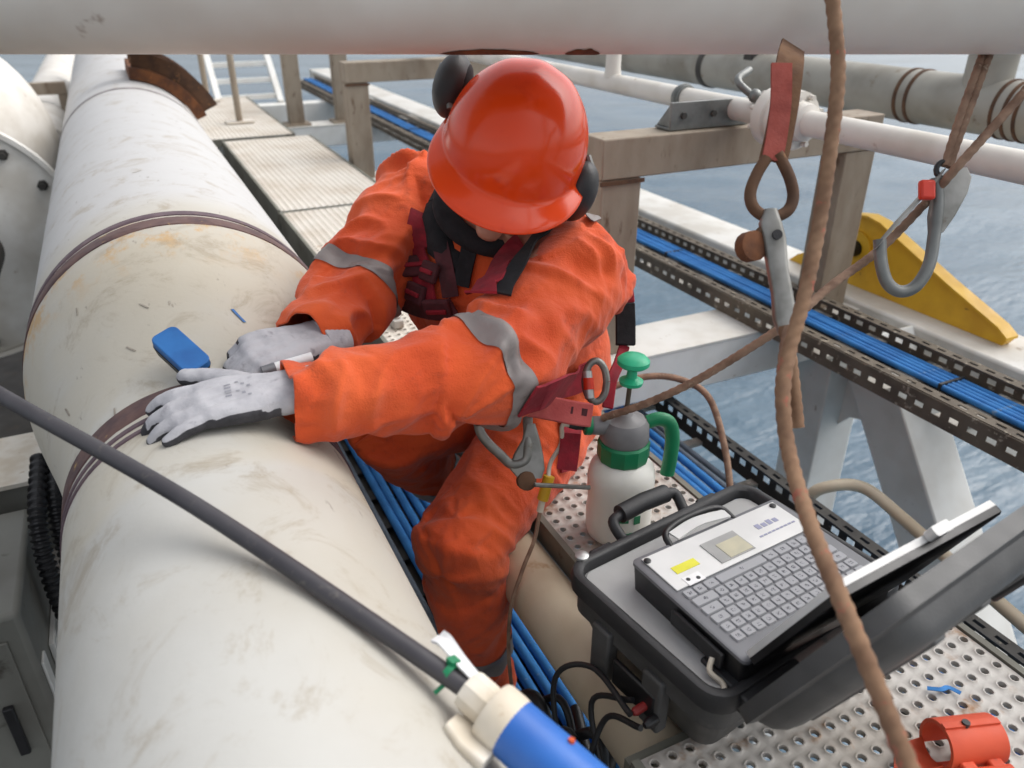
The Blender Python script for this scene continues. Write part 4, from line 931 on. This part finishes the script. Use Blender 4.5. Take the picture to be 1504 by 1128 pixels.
obj('saddle_lug', loft(MB(), [rr_loop(Pr+dr*s_+V((-.025, -.015, -.012)), V((-.7, -.5, .3)).normalized(), V((.3, -.1, .9)).normalized(), hx, .008, .005) for s_, hx in ((.0, .012), (.02, .018), (.045, .015))]), 'white_plastic', rd, smooth=40)
wr = [Pr+V((-.012, .052, .018)), Pr+V((-.008, .040, .022)), Pr+V((-.002, .022, .017)), Pr+V((.006, .004, .010))]
obj('white_strap', MB().ribbon(spline(wr, 6), [(.1, -.3, .9)]*19, .009, .003).ribbon(spline([p+V((.009-.002*i, .003, -.001*i)) for i, p in enumerate(wr)], 6), [(-.3, -.3, .8)]*19, .007, .003), 'white_label', rd)
for s_ in (-.024,):
    obj('cable_tie', MB().lathe([(.0094, -.003), (.0112, -.003), (.0112, .003), (.0094, .003)], Pr+dr*s_, dr, 20, caps=False).obox(Pr+dr*s_+V((.004, .0, .012)), dr, V((1, 0, 0)), V((0, 0, 1)), .004, .004, .004).bar(Pr+dr*s_+V((-.008, -.006, -.004)), Pr+dr*s_+V((-.018, -.008, -.008)), .004, .0015), 'green_plastic', rd)

# ---- pump sprayer
SX, SY = .665, .945; sp = thing('pump_sprayer', (SX, SY, ZD+.003), 'pump sprayer with translucent white bottle, green collar and green plunger', 'sprayer')
zb = ZD+.004
obj('bottle', MB().lathe([(.046, 0), (.055, .006), (.058, .02), (.0585, .055), (.056, .075), (.0585, .095), (.0585, .125), (.055, .142), (.044, .156), (.036, .162)], (SX, SY, zb), (0, 0, 1), 48), 'bottle', sp, smooth=60)
gp_ = MB(); rng = random.Random(2)
for k in range(5):
    a = math.atan2(-.75, -.25)+.05+.5*(k/4-.5); gp_.obox((SX+.0587*math.cos(a), SY+.0587*math.sin(a), zb+.05+.022*rng.uniform(-1, 1)), (-math.sin(a), math.cos(a), 0), (0, 0, 1), (math.cos(a), math.sin(a), 0), .006, .008, .0006)
obj('printed_logo', gp_, 'green_plastic', sp)
obj('collar', MB().lathe([(.034, .158), (.043, .160), (.045, .166), (.045, .192), (.042, .196)], (SX, SY, zb), (0, 0, 1), 12), 'green_plastic', sp, smooth=25)
obj('pump_head', MB().lathe([(.040, .196), (.042, .200), (.040, .228), (.034, .236), (.020, .238), (.012, .246)], (SX, SY, zb), (0, 0, 1), 40), 'sprayer_grey', sp)
nz = V((-.93, .28, .10)); c = V((SX, SY, zb+.222))
no_ = obj('spout', MB().lathe([(.016, .030), (.016, .056), (.013, .060)], c, nz, 20), 'sprayer_grey', sp); obj('spout_ring', MB().lathe([(.0165, .060), (.0165, .070), (.012, .072)], c, nz, 20), 'green_plastic', no_)
obj('nozzle_tip', MB().lathe([(.008, .072), (.008, .086), (.005, .098)], c, nz, 14), 'black_plastic', no_)
hp = [V((SX, SY, zb))+V(q) for q in ((.036, -.012, .226), (.054, -.018, .231), (.072, -.025, .222), (.080, -.028, .192), (.079, -.029, .148), (.076, -.029, .120))]
obj('grip_handle', MB().tube(spline(hp, 6), .0102, 14, flat=1.25), 'green_plastic', sp, smooth=60)
pl = obj('plunger', MB().tube([(SX, SY, zb+.24), (SX+.004, SY-.001, zb+.33)], .0042, 10), 'tray_rail', sp)
obj('knob', MB().lathe([(.008, .0), (.019, .004), (.020, .010), (.009, .016), (.008, .030), (.022, .036), (.0265, .040), (.0265, .047), (.020, .053), (.006, .055)], (SX+.004, SY-.001, zb+.298), (.04, -.01, 1), 28), 'green_bright', pl)
hose = [c+nz*.098, c+nz*.112+V((0, 0, -.002)), V((.565, .985, -.705)), V((.544, .982, -.735)), V((.533, .970, -.757))]
tag(obj('spray_hose', MB().tube(spline(hose, 8), .0038, 10), 'white_plastic', origin=hose[-1]), 'thin white tube from the sprayer nozzle to the yellow coupling', 'hose')
yc = thing('yellow_coupling', (.527, .966, -.775), 'small yellow coupling in front of the worker\'s thigh', 'coupling')
obj('sleeve', MB().tube([(.534, .968, -.752), (.519, .962, -.792)], .0098, 12), 'yellow_paint', yc); obj('tip', MB().tube([(.519, .962, -.792), (.512, .958, -.812)], .006, 10), 'white_plastic', yc)
tag(obj('tan_line', MB().tube(spline([(.512, .958, -.812), (.494, .942, -.855), (.462, .925, -.90), (.434, .912, -.97), (.428, .90, -1.1), (.45, .88, -1.33)], 8), .0036, 8), 'rope_thin', origin=(.48, .9, -1.0)), 'thin tan line dropping from the yellow coupling past the knee', 'line')

# ---- open hard case
cu, cv, cz = V((.988, .156, 0)), V((.156, -.988, 0)), V((0, 0, 1)); CC = V((.643, .628, -.740)); HU, HV = .184, .142
cs_ = thing('hard_case', V((CC.x, CC.y, ZD)), 'open black hard-shell case on the walkway with a laptop inside', 'case')
P_ = lambda a, b, h: CC+cu*a+cv*b+cz*h
RL = lambda h, ia, ib, r_: rr_loop(P_(0, 0, h), cu, cv, HU-ia, HV-ib, r_)
obj('shell', loft(MB(), [RL(-.152, .046, .046, .020), RL(-.146, .038, .038, .024), RL(-.070, .012, .012, .03), RL(-.062, .004, .004, .03), RL(-.030, .004, .004, .03), RL(-.024, .0, .0, .03)], True, False), 'case_shell', cs_, smooth=35)
obj('rim', loft(MB(), [RL(-.024, -.004, -.004, .034), RL(-.004, -.006, -.006, .036), RL(.004, -.003, -.003, .034), RL(.006, .004, .004, .028), RL(.002, .010, .010, .024), RL(-.012, .012, .012, .022)], False, False), 'black_plastic', cs_, smooth=50)
obj('inner_panel', loft(MB(), [RL(-.040, .014, .014, .02), RL(-.012, .0125, .0125, .02), RL(-.009, .016, .016, .018)]), 'case_panel', cs_, smooth=35)
for s in (-1, 1): obj('rib', MB().obox(P_(s*.10, -HV+.004, -.09), cu, cv, cz, .016, .010, .045), 'case_shell', cs_, bevel=.004)
for b in (-.06, .04): obj('rib', MB().obox(P_(-HU+.006, b, -.09), cu, cv, cz, .010, .018, .045), 'case_shell', cs_, bevel=.004)
obj('side_port', MB().obox(P_(-HU-.002, .01, -.095), cu, cv, cz, .004, .040, .022), 'black_gloss', cs_, bevel=.003)
obj('red_plug', MB().lathe([(.006, 0), (.006, .018), (.004, .022)], P_(-HU-.004, .035, -.10), -cu, 12), 'red_dull', cs_)
obj('blue_plug', MB().lathe([(.007, 0), (.007, .014), (.004, .02)], P_(-HU-.004, .055, -.105), -cu, 12), 'black_gloss', cs_)
obj('pressure_valve', MB().lathe([(.010, 0), (.010, .004), (.006, .006)], P_(-HU+.030, -HV-.002, .005), cz, 16), 'steel_bright', cs_)
hb = [P_(-.062, -HV-.004, -.02), P_(-.066, -HV-.034, .004), P_(-.050, -HV-.040, .010), P_(.0, -HV-.042, .012), P_(.050, -HV-.040, .010), P_(.066, -HV-.034, .004), P_(.062, -HV-.004, -.02)]
hn = obj('handle', MB().tube(spline(hb, 5), .0085, 12), 'black_plastic', cs_); obj('grip', MB().tube([P_(-.048, -HV-.041, .011), P_(.0, -HV-.043, .0125), P_(.048, -HV-.041, .011)], .0145, 16), 'black_plastic', hn)
for a in (-.11, .11): obj('latch', MB().obox(P_(a, -HV-.010, -.03), cu, cv, cz, .020, .006, .026), 'black_plastic', cs_, bevel=.003)
# lid leaning back on the hinge
TH = R(115.5); lw = -cv*math.cos(TH)+cz*math.sin(TH); ln = cz*math.cos(TH)+cv*math.sin(TH); HG = P_(0, HV+.012, -.004)
LP = lambda a, w_, n_: HG+cu*a+lw*w_+ln*n_
LL = lambda n_, i_, r_: rr_loop(LP(0, .012+HV, n_), cu, lw, HU-i_, HV-i_, r_)
obj('lid', loft(MB(), [LL(.0, -.004, .034), LL(.018, -.006, .034), LL(.022, .004, .03), LL(.036, .010, .03), LL(.045, .020, .026), LL(.049, .034, .02)], False, True), 'case_shell', cs_, smooth=35)
obj('lid_lining', loft(MB(), [LL(.0005, .004, .03), LL(.010, .012, .024), LL(.012, .016, .02)], False, True), 'black_plastic', cs_, smooth=35)
for a in (-.12, -.04, .04, .12): obj('lid_rib', MB().obox(LP(a, .012+HV, .0485), cu, lw, ln, .010, HV-.035, .004), 'case_shell', cs_, bevel=.003)
for a in (-.105, .105): obj('hinge', MB().tube([LP(a-.04, -.002, .008), LP(a+.04, -.002, .008)], .012, 16).obox(LP(a, .02, .022), cu, lw, ln, .032, .02, .006), 'black_plastic', cs_, smooth=35)
obj('lid_latch', MB().obox(LP(.12, .18, .055), cu, lw, ln, .018, .03, .008), 'black_plastic', cs_, bevel=.004)

# ---- laptop
lu = (cu+V((.02, -.06, 0))).normalized(); lv = V((lu.y, -lu.x, 0)); LC = V((.652, .588, -.703))
lap = thing('laptop', LC-cz*.04, 'rugged silver laptop open inside the hard case, keys facing away', 'laptop')
Q_ = lambda a, b, h: LC+lu*a+lv*b+cz*h
obj('base', loft(MB(), [rr_loop(Q_(0, 0, -.046), lu, lv, .134, .101, .008), rr_loop(Q_(0, 0, -.006), lu, lv, .137, .104, .008)]), 'black_gloss', lap, smooth=35)
deck = obj('keyboard_deck', loft(MB(), [rr_loop(Q_(0, 0, -.0058), lu, lv, .138, .105, .008), rr_loop(Q_(0, 0, -.001), lu, lv, .138, .105, .008), rr_loop(Q_(0, 0, .0), lu, lv, .136, .103, .007)]), 'laptop_deck', lap, smooth=35)
obj('palm_rest', MB().obox(Q_(0, -.062, .0012), lu, lv, cz, .126, .036, .001), 'laptop_palm', lap, bevel=.0008)
obj('touchpad', MB().obox(Q_(-.008, -.056, .0030), lu, lv, cz, .031, .022, .0006), 'touch_grey', lap); obj('pad_surface', MB().obox(Q_(.0, -.051, .0038), lu, lv, cz, .021, .015, .0004), 'touchpad', lap)
obj('yellow_sticker', MB().obox(Q_(-.085, -.056, .0026), lu, lv, cz, .020, .007, .0003), 'sticker_yellow', lap); obj('white_sticker', MB().obox(Q_(-.092, -.032, .0026), lu, lv, cz, .014, .008, .0003), 'white_label', lap)
for (a, b) in ((-.10, -.034), (-.086, -.030)): obj('sticker_print', MB().lathe([(.003, 0), (.003, .0004)], Q_(a, b, .0029), cz, 12), 'black_plastic', lap)
pr = MB()
for k in range(4): pr.obox(Q_(.062+.011*k, -.066+.001*(k % 2), .0026), lu, lv, cz, .004, .005-.001*(k % 2), .0002)
for k in range(9): pr.obox(Q_(.05+.008*k, -.048, .0026), lu, lv, cz, .003, .0014, .0002)
obj('printed_text', pr, 'print_grey', lap)
for (a, b) in ((-.122, -.090), (.118, -.090)): obj('rubber_stud', MB().lathe([(.005, 0), (.005, .002), (.003, .003)], Q_(a, b, .002), cz, 14), 'black_gloss', lap)
kg = bpy.data.meshes.new('key'); kb = loft(MB(), [rr_loop(V((0, 0, 0)), lu, lv, .0079, .0074, .002, 2), rr_loop(V((0, 0, .0022)), lu, lv, .0070, .0065, .002, 2)])
kg.from_pydata([tuple(v) for v in kb.v], [], kb.f); kg.materials.append(M['key_grey'])
wide = {}
def key(a, b, w_=1):
    if w_ == 1: me = kg
    else:
        if w_ not in wide:
            q = loft(MB(), [rr_loop(V((0, 0, 0)), lu, lv, .0087*w_-.0008, .0074, .002, 2), rr_loop(V((0, 0, .0022)), lu, lv, .0087*w_-.0017, .0065, .002, 2)])
            m_ = bpy.data.meshes.new('key'); m_.from_pydata([tuple(v) for v in q.v], [], q.f); m_.materials.append(M['key_grey']); wide[w_] = m_
        me = wide[w_]
    o = bpy.data.objects.new('key', me); finish(o, deck, Q_(a, b, .0005)); return o
for r_ in range(6):
    b = -.014+r_*.0168
    row = {0: [1]*14, 1: [1]*14, 2: [1.5]+[1]*11+[1.5], 3: [1.75]+[1]*10+[2.25], 4: [2.25]+[1]*10+[1.75], 5: [1, 1, 1.25, 5, 1.25, 1.5, 1, 1, 1]}[5-r_ if r_ else 5]
    x = -.124
    for w_ in row:
        key(x+.0087*w_, b, w_); x += .0174*w_
# screen leaning back, seen edge-on
T2 = R(116.5); sw = -lv*math.cos(T2)+cz*math.sin(T2); sn = cz*math.cos(T2)+lv*math.sin(T2); SH = Q_(0, .100, .004)
SL = lambda n_, i_, r_: rr_loop(SH+sw*.098+sn*n_, lu, sw, .136-i_, .096-i_, r_)
obj('screen_back', loft(MB(), [SL(.004, 0, .008), SL(.012, 0, .008), SL(.014, .003, .006)]), 'black_gloss', lap, smooth=35)
obj('screen_bezel', loft(MB(), [SL(-.004, .001, .008), SL(.0038, 0, .008)]), 'laptop_palm', lap, smooth=35)
obj('screen_glass', MB().obox(SH+sw*.098-sn*.0046, lu, sw, sn, .118, .078, .0005), 'black_gloss', lap)
obj('screen_latch', loft(MB(), [rr_loop(SH+lu*.02+sw*(.195+k), lu, sn, .014, .006, .003, 2) for k in (0, .014)]), 'laptop_palm', lap)
obj('hinge', MB().tube([Q_(-.10, .102, .002), Q_(.10, .102, .002)], .007, 12), 'laptop_silver', lap)
obj('carry_handle', MB().tube(spline([Q_(-.070, -.100, -.004), Q_(-.062, -.122, .004), Q_(-.02, -.130, .008), Q_(.04, -.126, .006), Q_(.052, -.100, -.004)], 6), .0048, 10), 'black_gloss', lap)
obj('handle_pad', MB().ribbon(spline([Q_(-.058, -.110, .003), Q_(-.01, -.116, .005), Q_(.044, -.110, .003)], 6), [(0, 0, 1)]*13, .018, .003), 'laptop_palm', lap)
obj('docking_bracket', MB().obox(Q_(-.125, .075, -.050), lu, lv, cz, .022, .030, .010).obox(Q_(-.10, .118, -.05), lu, lv, cz, .05, .012, .014), 'black_plastic', lap, bevel=.003)
obj('battery_flap', MB().obox(Q_(-.141, .03, -.024), lu, lv, cz, .003, .045, .012), 'black_plastic', lap, bevel=.002)
for nm, pts, r_, m, lb_ in (('flat_cable', [Q_(-.145, .062, -.026), Q_(-.155, .070, -.036), Q_(-.150, .088, -.043), Q_(-.162, .100, -.0455)], .0035, 'white_plastic', 'short pale cable looping out beside the laptop base'),
                       ('loose_cable', [Q_(.02, .118, -.050), Q_(.012, .124, -.020), Q_(.03, .128, -.006), Q_(.07, .126, -.004), Q_(.09, .122, -.02)], .0045, 'steel_bright', 'curved grey cable between the laptop hinge and the case lid')):
    tag(obj(nm, MB().tube(spline(pts, 8), r_, 10), m, origin=pts[0]), lb_, 'cable')
# leads from the case side to the gap
for i, pts in enumerate(([P_(-HU-.03, .035, -.10), (.440, .66, -.855), (.405, .70, -.90), (.395, .66, -1.02), (.41, .60, -1.3)], [P_(-HU-.03, .055, -.105), (.430, .60, -.885), (.405, .60, -.96), (.42, .64, -1.1), (.43, .66, -1.33)], [P_(-HU-.012, .02, -.10), (.43, .64, -.90), (.415, .56, -.99), (.425, .50, -1.1), (.44, .45, -1.33)])):
    tag(obj('test_lead', MB().tube(spline(pts, 8), .0042, 10), 'cable_black', origin=pts[-1]), ('black lead looping highest from the case side over the beige pipe', 'black lead with dark plug going down into the gap', 'black lead crossing the beige pipe lowest, towards the camera')[i], 'cable')
for i, y in enumerate((.33, .27)):
    pts = [(.53+.071*math.cos(a), y+.01*math.sin(a*2), -.998+.071*math.sin(a)) for a in [R(-60+260*k/16) for k in range(17)]]
    tag(obj('pipe_lashing', MB().tube(pts, .0045, 8), 'cable_black', origin=pts[0]), ('black lashing looped round the beige pipe, nearer the case', 'black lashing looped round the beige pipe, nearest the camera')[i], 'cable')

# ---- orange half clamp on the walkway
oc = V((.806, .358, -.862)); oa = V((.95, -.28, -.06)).normalized(); oz = V((0, 0, 1)); oy = oz.cross(oa).normalized(); oz = oa.cross(oy)
ct = thing('orange_clamp', V((.8, .37, ZD)), 'orange painted pipe clamp lying on the perforated plate at lower right', 'pipe clamp')
mb = MB(); vs = []; n = 28
for (s, ro) in ((-.038, .031), (-.038, .026), (.041, .026), (.041, .031)):
    for k in range(n+1):
        a = R(-45+300*k/n); vs.append(oc+oa*s+oy*ro*math.cos(a)+oz*ro*math.sin(a))
m_ = n+1; mb.add(vs, [(i*m_+k, i*m_+k+1, ((i+1)%4)*m_+k+1, ((i+1)%4)*m_+k) for i in range(4) for k in range(n)]+[(0, m_, 2*m_, 3*m_), (n, 2*m_-1, 3*m_-1, 4*m_-1)])
obj('half_shell', mb, 'orange_clamp', ct, smooth=40)
obj('flap', loft(MB(), [[oc-oa*.038+oy*.026*math.cos(R(a))+oz*.026*math.sin(R(a))-oa*e for a, e in ((215, 0), (240, .0), (265, .0), (290, .0), (325, 0))]+[oc-oa*(.038+e)+oy*.029*math.cos(R(a))*sc+oz*.029*math.sin(R(a))*sc for a, e, sc in ((315, .02, 1.0), (285, .045, 1.05), (255, .055, 1.05), (230, .04, 1.1))]]*1+[[p+V((0, 0, .004)) for p in ([oc-oa*.038+oy*.026*math.cos(R(a))+oz*.026*math.sin(R(a)) for a in (215, 240, 265, 290, 325)]+[oc-oa*(.038+e)+oy*.029*math.cos(R(a))*sc+oz*.029*math.sin(R(a))*sc for a, e, sc in ((315, .02, 1.0), (285, .045, 1.05), (255, .055, 1.05), (230, .04, 1.1))])]]), 'orange_clamp', ct, smooth=30)
for s in (-.018, .02): obj('lug', MB().obox(oc+oa*s-oy*.036-oz*.004, oa, oy, oz, .010, .018, .008), 'orange_clamp', ct, bevel=.003)
obj('hinge_pin', MB().tube([oc-oa*.030-oy*.044-oz*.004, oc+oa*.036-oy*.044-oz*.004], .009, 14), 'orange_clamp', ct)
obj('seam', MB().obox(oc+oz*.0322, oa, oy, oz, .039, .004, .0022), 'orange_clamp', ct); obj('stud', MB().lathe([(.005, 0), (.005, .006)], oc-oa*.008+oz*.031, oz, 10), 'black_plastic', ct)
tag(obj('blue_tape', MB().ribbon(spline([(.868, .452, ZD+.006), (.880, .440, ZD+.010), (.896, .440, ZD+.006), (.902, .425, ZD+.007)], 5), [(0, 0, 1)]*16, .007, .001), 'cable_blue', origin=(.88, .44, ZD)), 'scrap of blue tape on the plate behind the orange clamp', 'tape')
tag(obj('teal_cable', MB().tube(spline([(1.06, .60, -1.0), (1.07, .52, -.985), (1.09, .44, -.99), (1.08, .30, -1.0), (1.09, .1, -1.02)], 6), .006, 8), 'cable_blue', origin=(1.08, .4, -1.0)), 'thin blue cable beside the outer edge of the near plate', 'cable')

# ---- ropes and hooks in the foreground at right
rope('thick_rope', [at(1205, -420, .95), at(1206, -240, .90), at(1216, -60, .86), at(1226, 30, .86), at(1231, 110, .86), at(1222, 200, .86), at(1203, 330, .86), at(1180, 440, .85), at(1158, 520, .84), at(1150, 590, .82), at(1160, 670, .80), at(1190, 770, .73), at(1235, 880, .655), at(1280, 990, .62), at(1318, 1085, .60), at(1350, 1165, .58)], .0078, 'rope_brown', 'thick brown rope hanging in front, crossing the laptop to the lower edge')
sg = thing('sling_hook', at(1140, 330, .96), 'worn red webbing sling with thimble eye and steel clip hanging from the overhead pipe', 'sling')
wn = -FW
def rib(pts, w_, th=.004): 
    P = spline(pts, 6); return MB().ribbon(P, [wn]*len(P), w_, th)
obj('webbing', rib([at(1147, 94, .955), at(1146, 150, .955), at(1140, 200, .955), at(1133, 236, .955)], .025), 'webbing_red', sg)
obj('backing_strap', rib([at(1163, 70, 1.04), at(1160, 88, .975), at(1152, 150, .962), at(1142, 205, .962), at(1134, 238, .960)], .034), 'webbing_brown', sg)
lp = [at(1126, 232, .955), at(1112, 255, .955), at(1102, 283, .955), at(1106, 304, .955), at(1122, 317, .955), at(1140, 318, .955), at(1158, 308, .955), at(1165, 288, .955), at(1160, 262, .955), at(1148, 236, .955), at(1142, 226, .955)]
obj('thimble_eye', MB().tube(spline(lp, 6), .0072, 14), 'rust_dark', sg)
obj('clip_body', loft(MB(), [rr_loop(at(x, y, .95), RT, FW, hw/1150*.95, .009, .006, 3) for x, y, hw in ((1131, 308, 9), (1131, 328, 16), (1136, 350, 17), (1141, 390, 15), (1148, 430, 15), (1153, 470, 17), (1157, 492, 13))]), 'metal_dull', sg, smooth=40)
obj('clip_pin', MB().lathe([(.006, -.013), (.006, .013)], at(1137, 347, .95), FW, 12), 'black_plastic', sg)
obj('rusty_nut', MB().lathe([(.012, -.009), (.0185, -.008), (.0185, .008), (.012, .009)], at(1103, 362, .95), (RT*.35-FW*.94), 14), 'rust', sg)
obj('link', MB().tube([at(1108, 348, .95), at(1122, 334, .95), at(1136, 322, .95)], .005, 10), 'rust_dark', sg)
for i, pts in enumerate(([at(1152, 478, .945), at(1160, 520, .945), at(1166, 570, .945), at(1172, 628, .945)], [at(1160, 480, .94), at(1152, 530, .94), at(1148, 580, .93), at(1153, 622, .92)])):
    rope('rope_tail', pts, .0078, 'rope_thin' if i else 'rope_brown', ('rope tail ending below the steel clip, nearer the white column', 'rope tail below the steel clip, beside the thick rope')[i])
# snap hook with its ropes
sk = thing('snap_hook', at(1345, 330, 1.12), 'large grey steel snap hook with red catch hanging before the yellow lug', 'hook')
D2 = 1.12
hk = [at(1375, 262, D2), at(1377, 300, D2), at(1372, 345, D2), at(1364, 390, D2), at(1345, 420, D2), at(1322, 428, D2), at(1303, 415, D2), at(1294, 385, D2), at(1292, 352, D2)]
obj('hook_bow', MB().tube(spline(hk, 7), .0088, 16), 'metal_grey', sk)
obj('gate', loft(MB(), [rr_loop(at(x, y, D2-.004), (RT*.55-UP*-.83).normalized(), FW, hw/1150*D2, .007, .004, 3) for x, y, hw in ((1290, 358, 10), (1310, 335, 15), (1340, 303, 17), (1365, 275, 17), (1380, 258, 12))]), 'metal_dull', sk, smooth=40)
obj('hook_plate', loft(MB(), [rr_loop(at(x, y, D2+.004), RT, FW, hw/1150*D2, .008, .004, 3) for x, y, hw in ((1374, 342, 9), (1382, 318, 18), (1394, 285, 24), (1402, 262, 22), (1406, 248, 12))]), 'metal_dull', sk, smooth=40)
obj('red_catch', MB().obox(at(1361, 279, D2-.014), RT, UP, FW, .011, .014, .006), 'red_plastic', sk, bevel=.004)
obj('eye_ring', MB().tube([at(1388+13*math.cos(2*math.pi*k/16), 250+13*math.sin(2*math.pi*k/16), D2) for k in range(17)], .004, 10), 'black_gloss', sk)
rope('sling_rope', [at(1462, 60, 1.16), at(1446, 100, 1.13), at(1424, 160, 1.12), at(1404, 215, 1.12), at(1394, 246, 1.12)], .0055, 'rope_thin', 'thin rope leg from the overhead pipe to the snap hook, nearer the sea')
rope('sling_rope', [at(1450, 60, 1.16), at(1436, 100, 1.13), at(1414, 160, 1.12), at(1396, 215, 1.12), at(1388, 244, 1.12)], .0055, 'rope_thin', 'thin rope leg from the overhead pipe to the snap hook, nearer the thick rope')
rope('life_line', [at(1540, 92, 1.06), at(1500, 140, 1.08), at(1450, 196, 1.09), at(1405, 246, 1.095), at(1350, 308, 1.145), at(1290, 368, 1.15), at(1220, 420, 1.12), at(1165, 468, 1.10), at(1100, 512, 1.14), at(1020, 560, 1.20), at(950, 592, 1.25), at(885, 614, 1.30)], .0062, 'rope_thin', 'long thin brown rope slanting from the upper right to the worker\'s hip')

# ---- gear at the worker's hip
DH = 1.30
hh = thing('lanyard_hook', at(745, 660, DH), 'silver snap hook hanging in front of the worker\'s thigh', 'hook')
obj('hook_arm', MB().tube(spline([at(706, 598, DH), at(703, 625, DH), at(712, 645, DH), at(735, 668, DH), at(752, 682, DH), at(772, 676, DH), at(776, 655, DH), at(775, 612, DH+.01)], 7), .0085, 14, flat=.7), 'metal_dull', hh)
obj('hook_plate', loft(MB(), [rr_loop(at(x, y, DH+.004), RT, FW, hw/1150*DH, .007, .004, 3) for x, y, hw in ((779, 622, 7), (780, 645, 13), (776, 668, 22), (774, 688, 26), (778, 702, 18))]), 'metal_dull', hh, smooth=40)
obj('swivel', MB().lathe([(.012, -.008), (.016, -.006), (.016, .006), (.012, .008)], at(773, 706, DH), (-FW+RT*.3), 18), 'rust_dark', hh)
ly = thing('lanyard_pad', at(800, 600, 1.30), 'faded pink-red webbing pad across the worker\'s hip', 'lanyard')
obj('pad', rib([at(722, 594, 1.29), at(760, 592, 1.285), at(800, 598, 1.285), at(840, 606, 1.29), at(868, 610, 1.30)], .040, .008), 'pad_pink', ly, bevel=.003)
obj('stitching', rib([at(838, 602, 1.283), at(862, 606, 1.29)], .012, .002), 'harness_dark', ly)
obj('tongue', rib([at(838, 636, 1.325), at(836, 660, 1.325), at(832, 690, 1.325)], .034, .006), 'harness_red', ly)
kc = thing('karabiner', at(875, 565, 1.33), 'small silver karabiner at the worker\'s belt above the sprayer', 'karabiner')
obj('bow', MB().tube(spline([at(875+16*math.cos(2*math.pi*k/12), 560+30*math.sin(2*math.pi*k/12), 1.33) for k in range(13)], 3), .0062, 10), 'metal_dull', kc)
obj('sleeve', MB().tube([at(862, 545, 1.325), at(866, 585, 1.325)], .0085, 12), 'steel_bright', kc); obj('red_mark', MB().tube([at(864, 555, 1.3235), at(865, 572, 1.3235)], .0092, 12), 'red_plastic', kc)
tag(obj('steel_rod', MB().tube([at(785, 712, 1.29), at(866, 716, 1.33)], .004, 8), 'metal_dull', origin=at(785, 712, 1.29)), 'short thin steel rod beside the yellow coupling', 'rod')
# odds and ends on the walkway behind the worker's arm
for i, (x, y, sx, sy, sz, m, lb_) in enumerate(((.70, 1.95, .06, .03, .03, 'white_plastic', 'pale block on the walkway seen between arm and chest'), (.62, 1.88, .05, .02, .02, 'tray_dark', 'dark fitting on the walkway behind the far arm'), (.60, 2.02, .03, .05, .025, 'deck_plate', 'cream offcut on the walkway behind the far arm'))):
    tag(obj('loose_fitting', MB().box((x-sx/2, y-sy/2, ZD+.004), (x+sx/2, y+sy/2, ZD+.004+sz)).box((x-sx/3, y-sy/4, ZD+.0045+sz), (x+sx/3, y+sy/4, ZD+.012+sz)), m, origin=(x, y, ZD), bevel=.003), lb_, 'fitting')
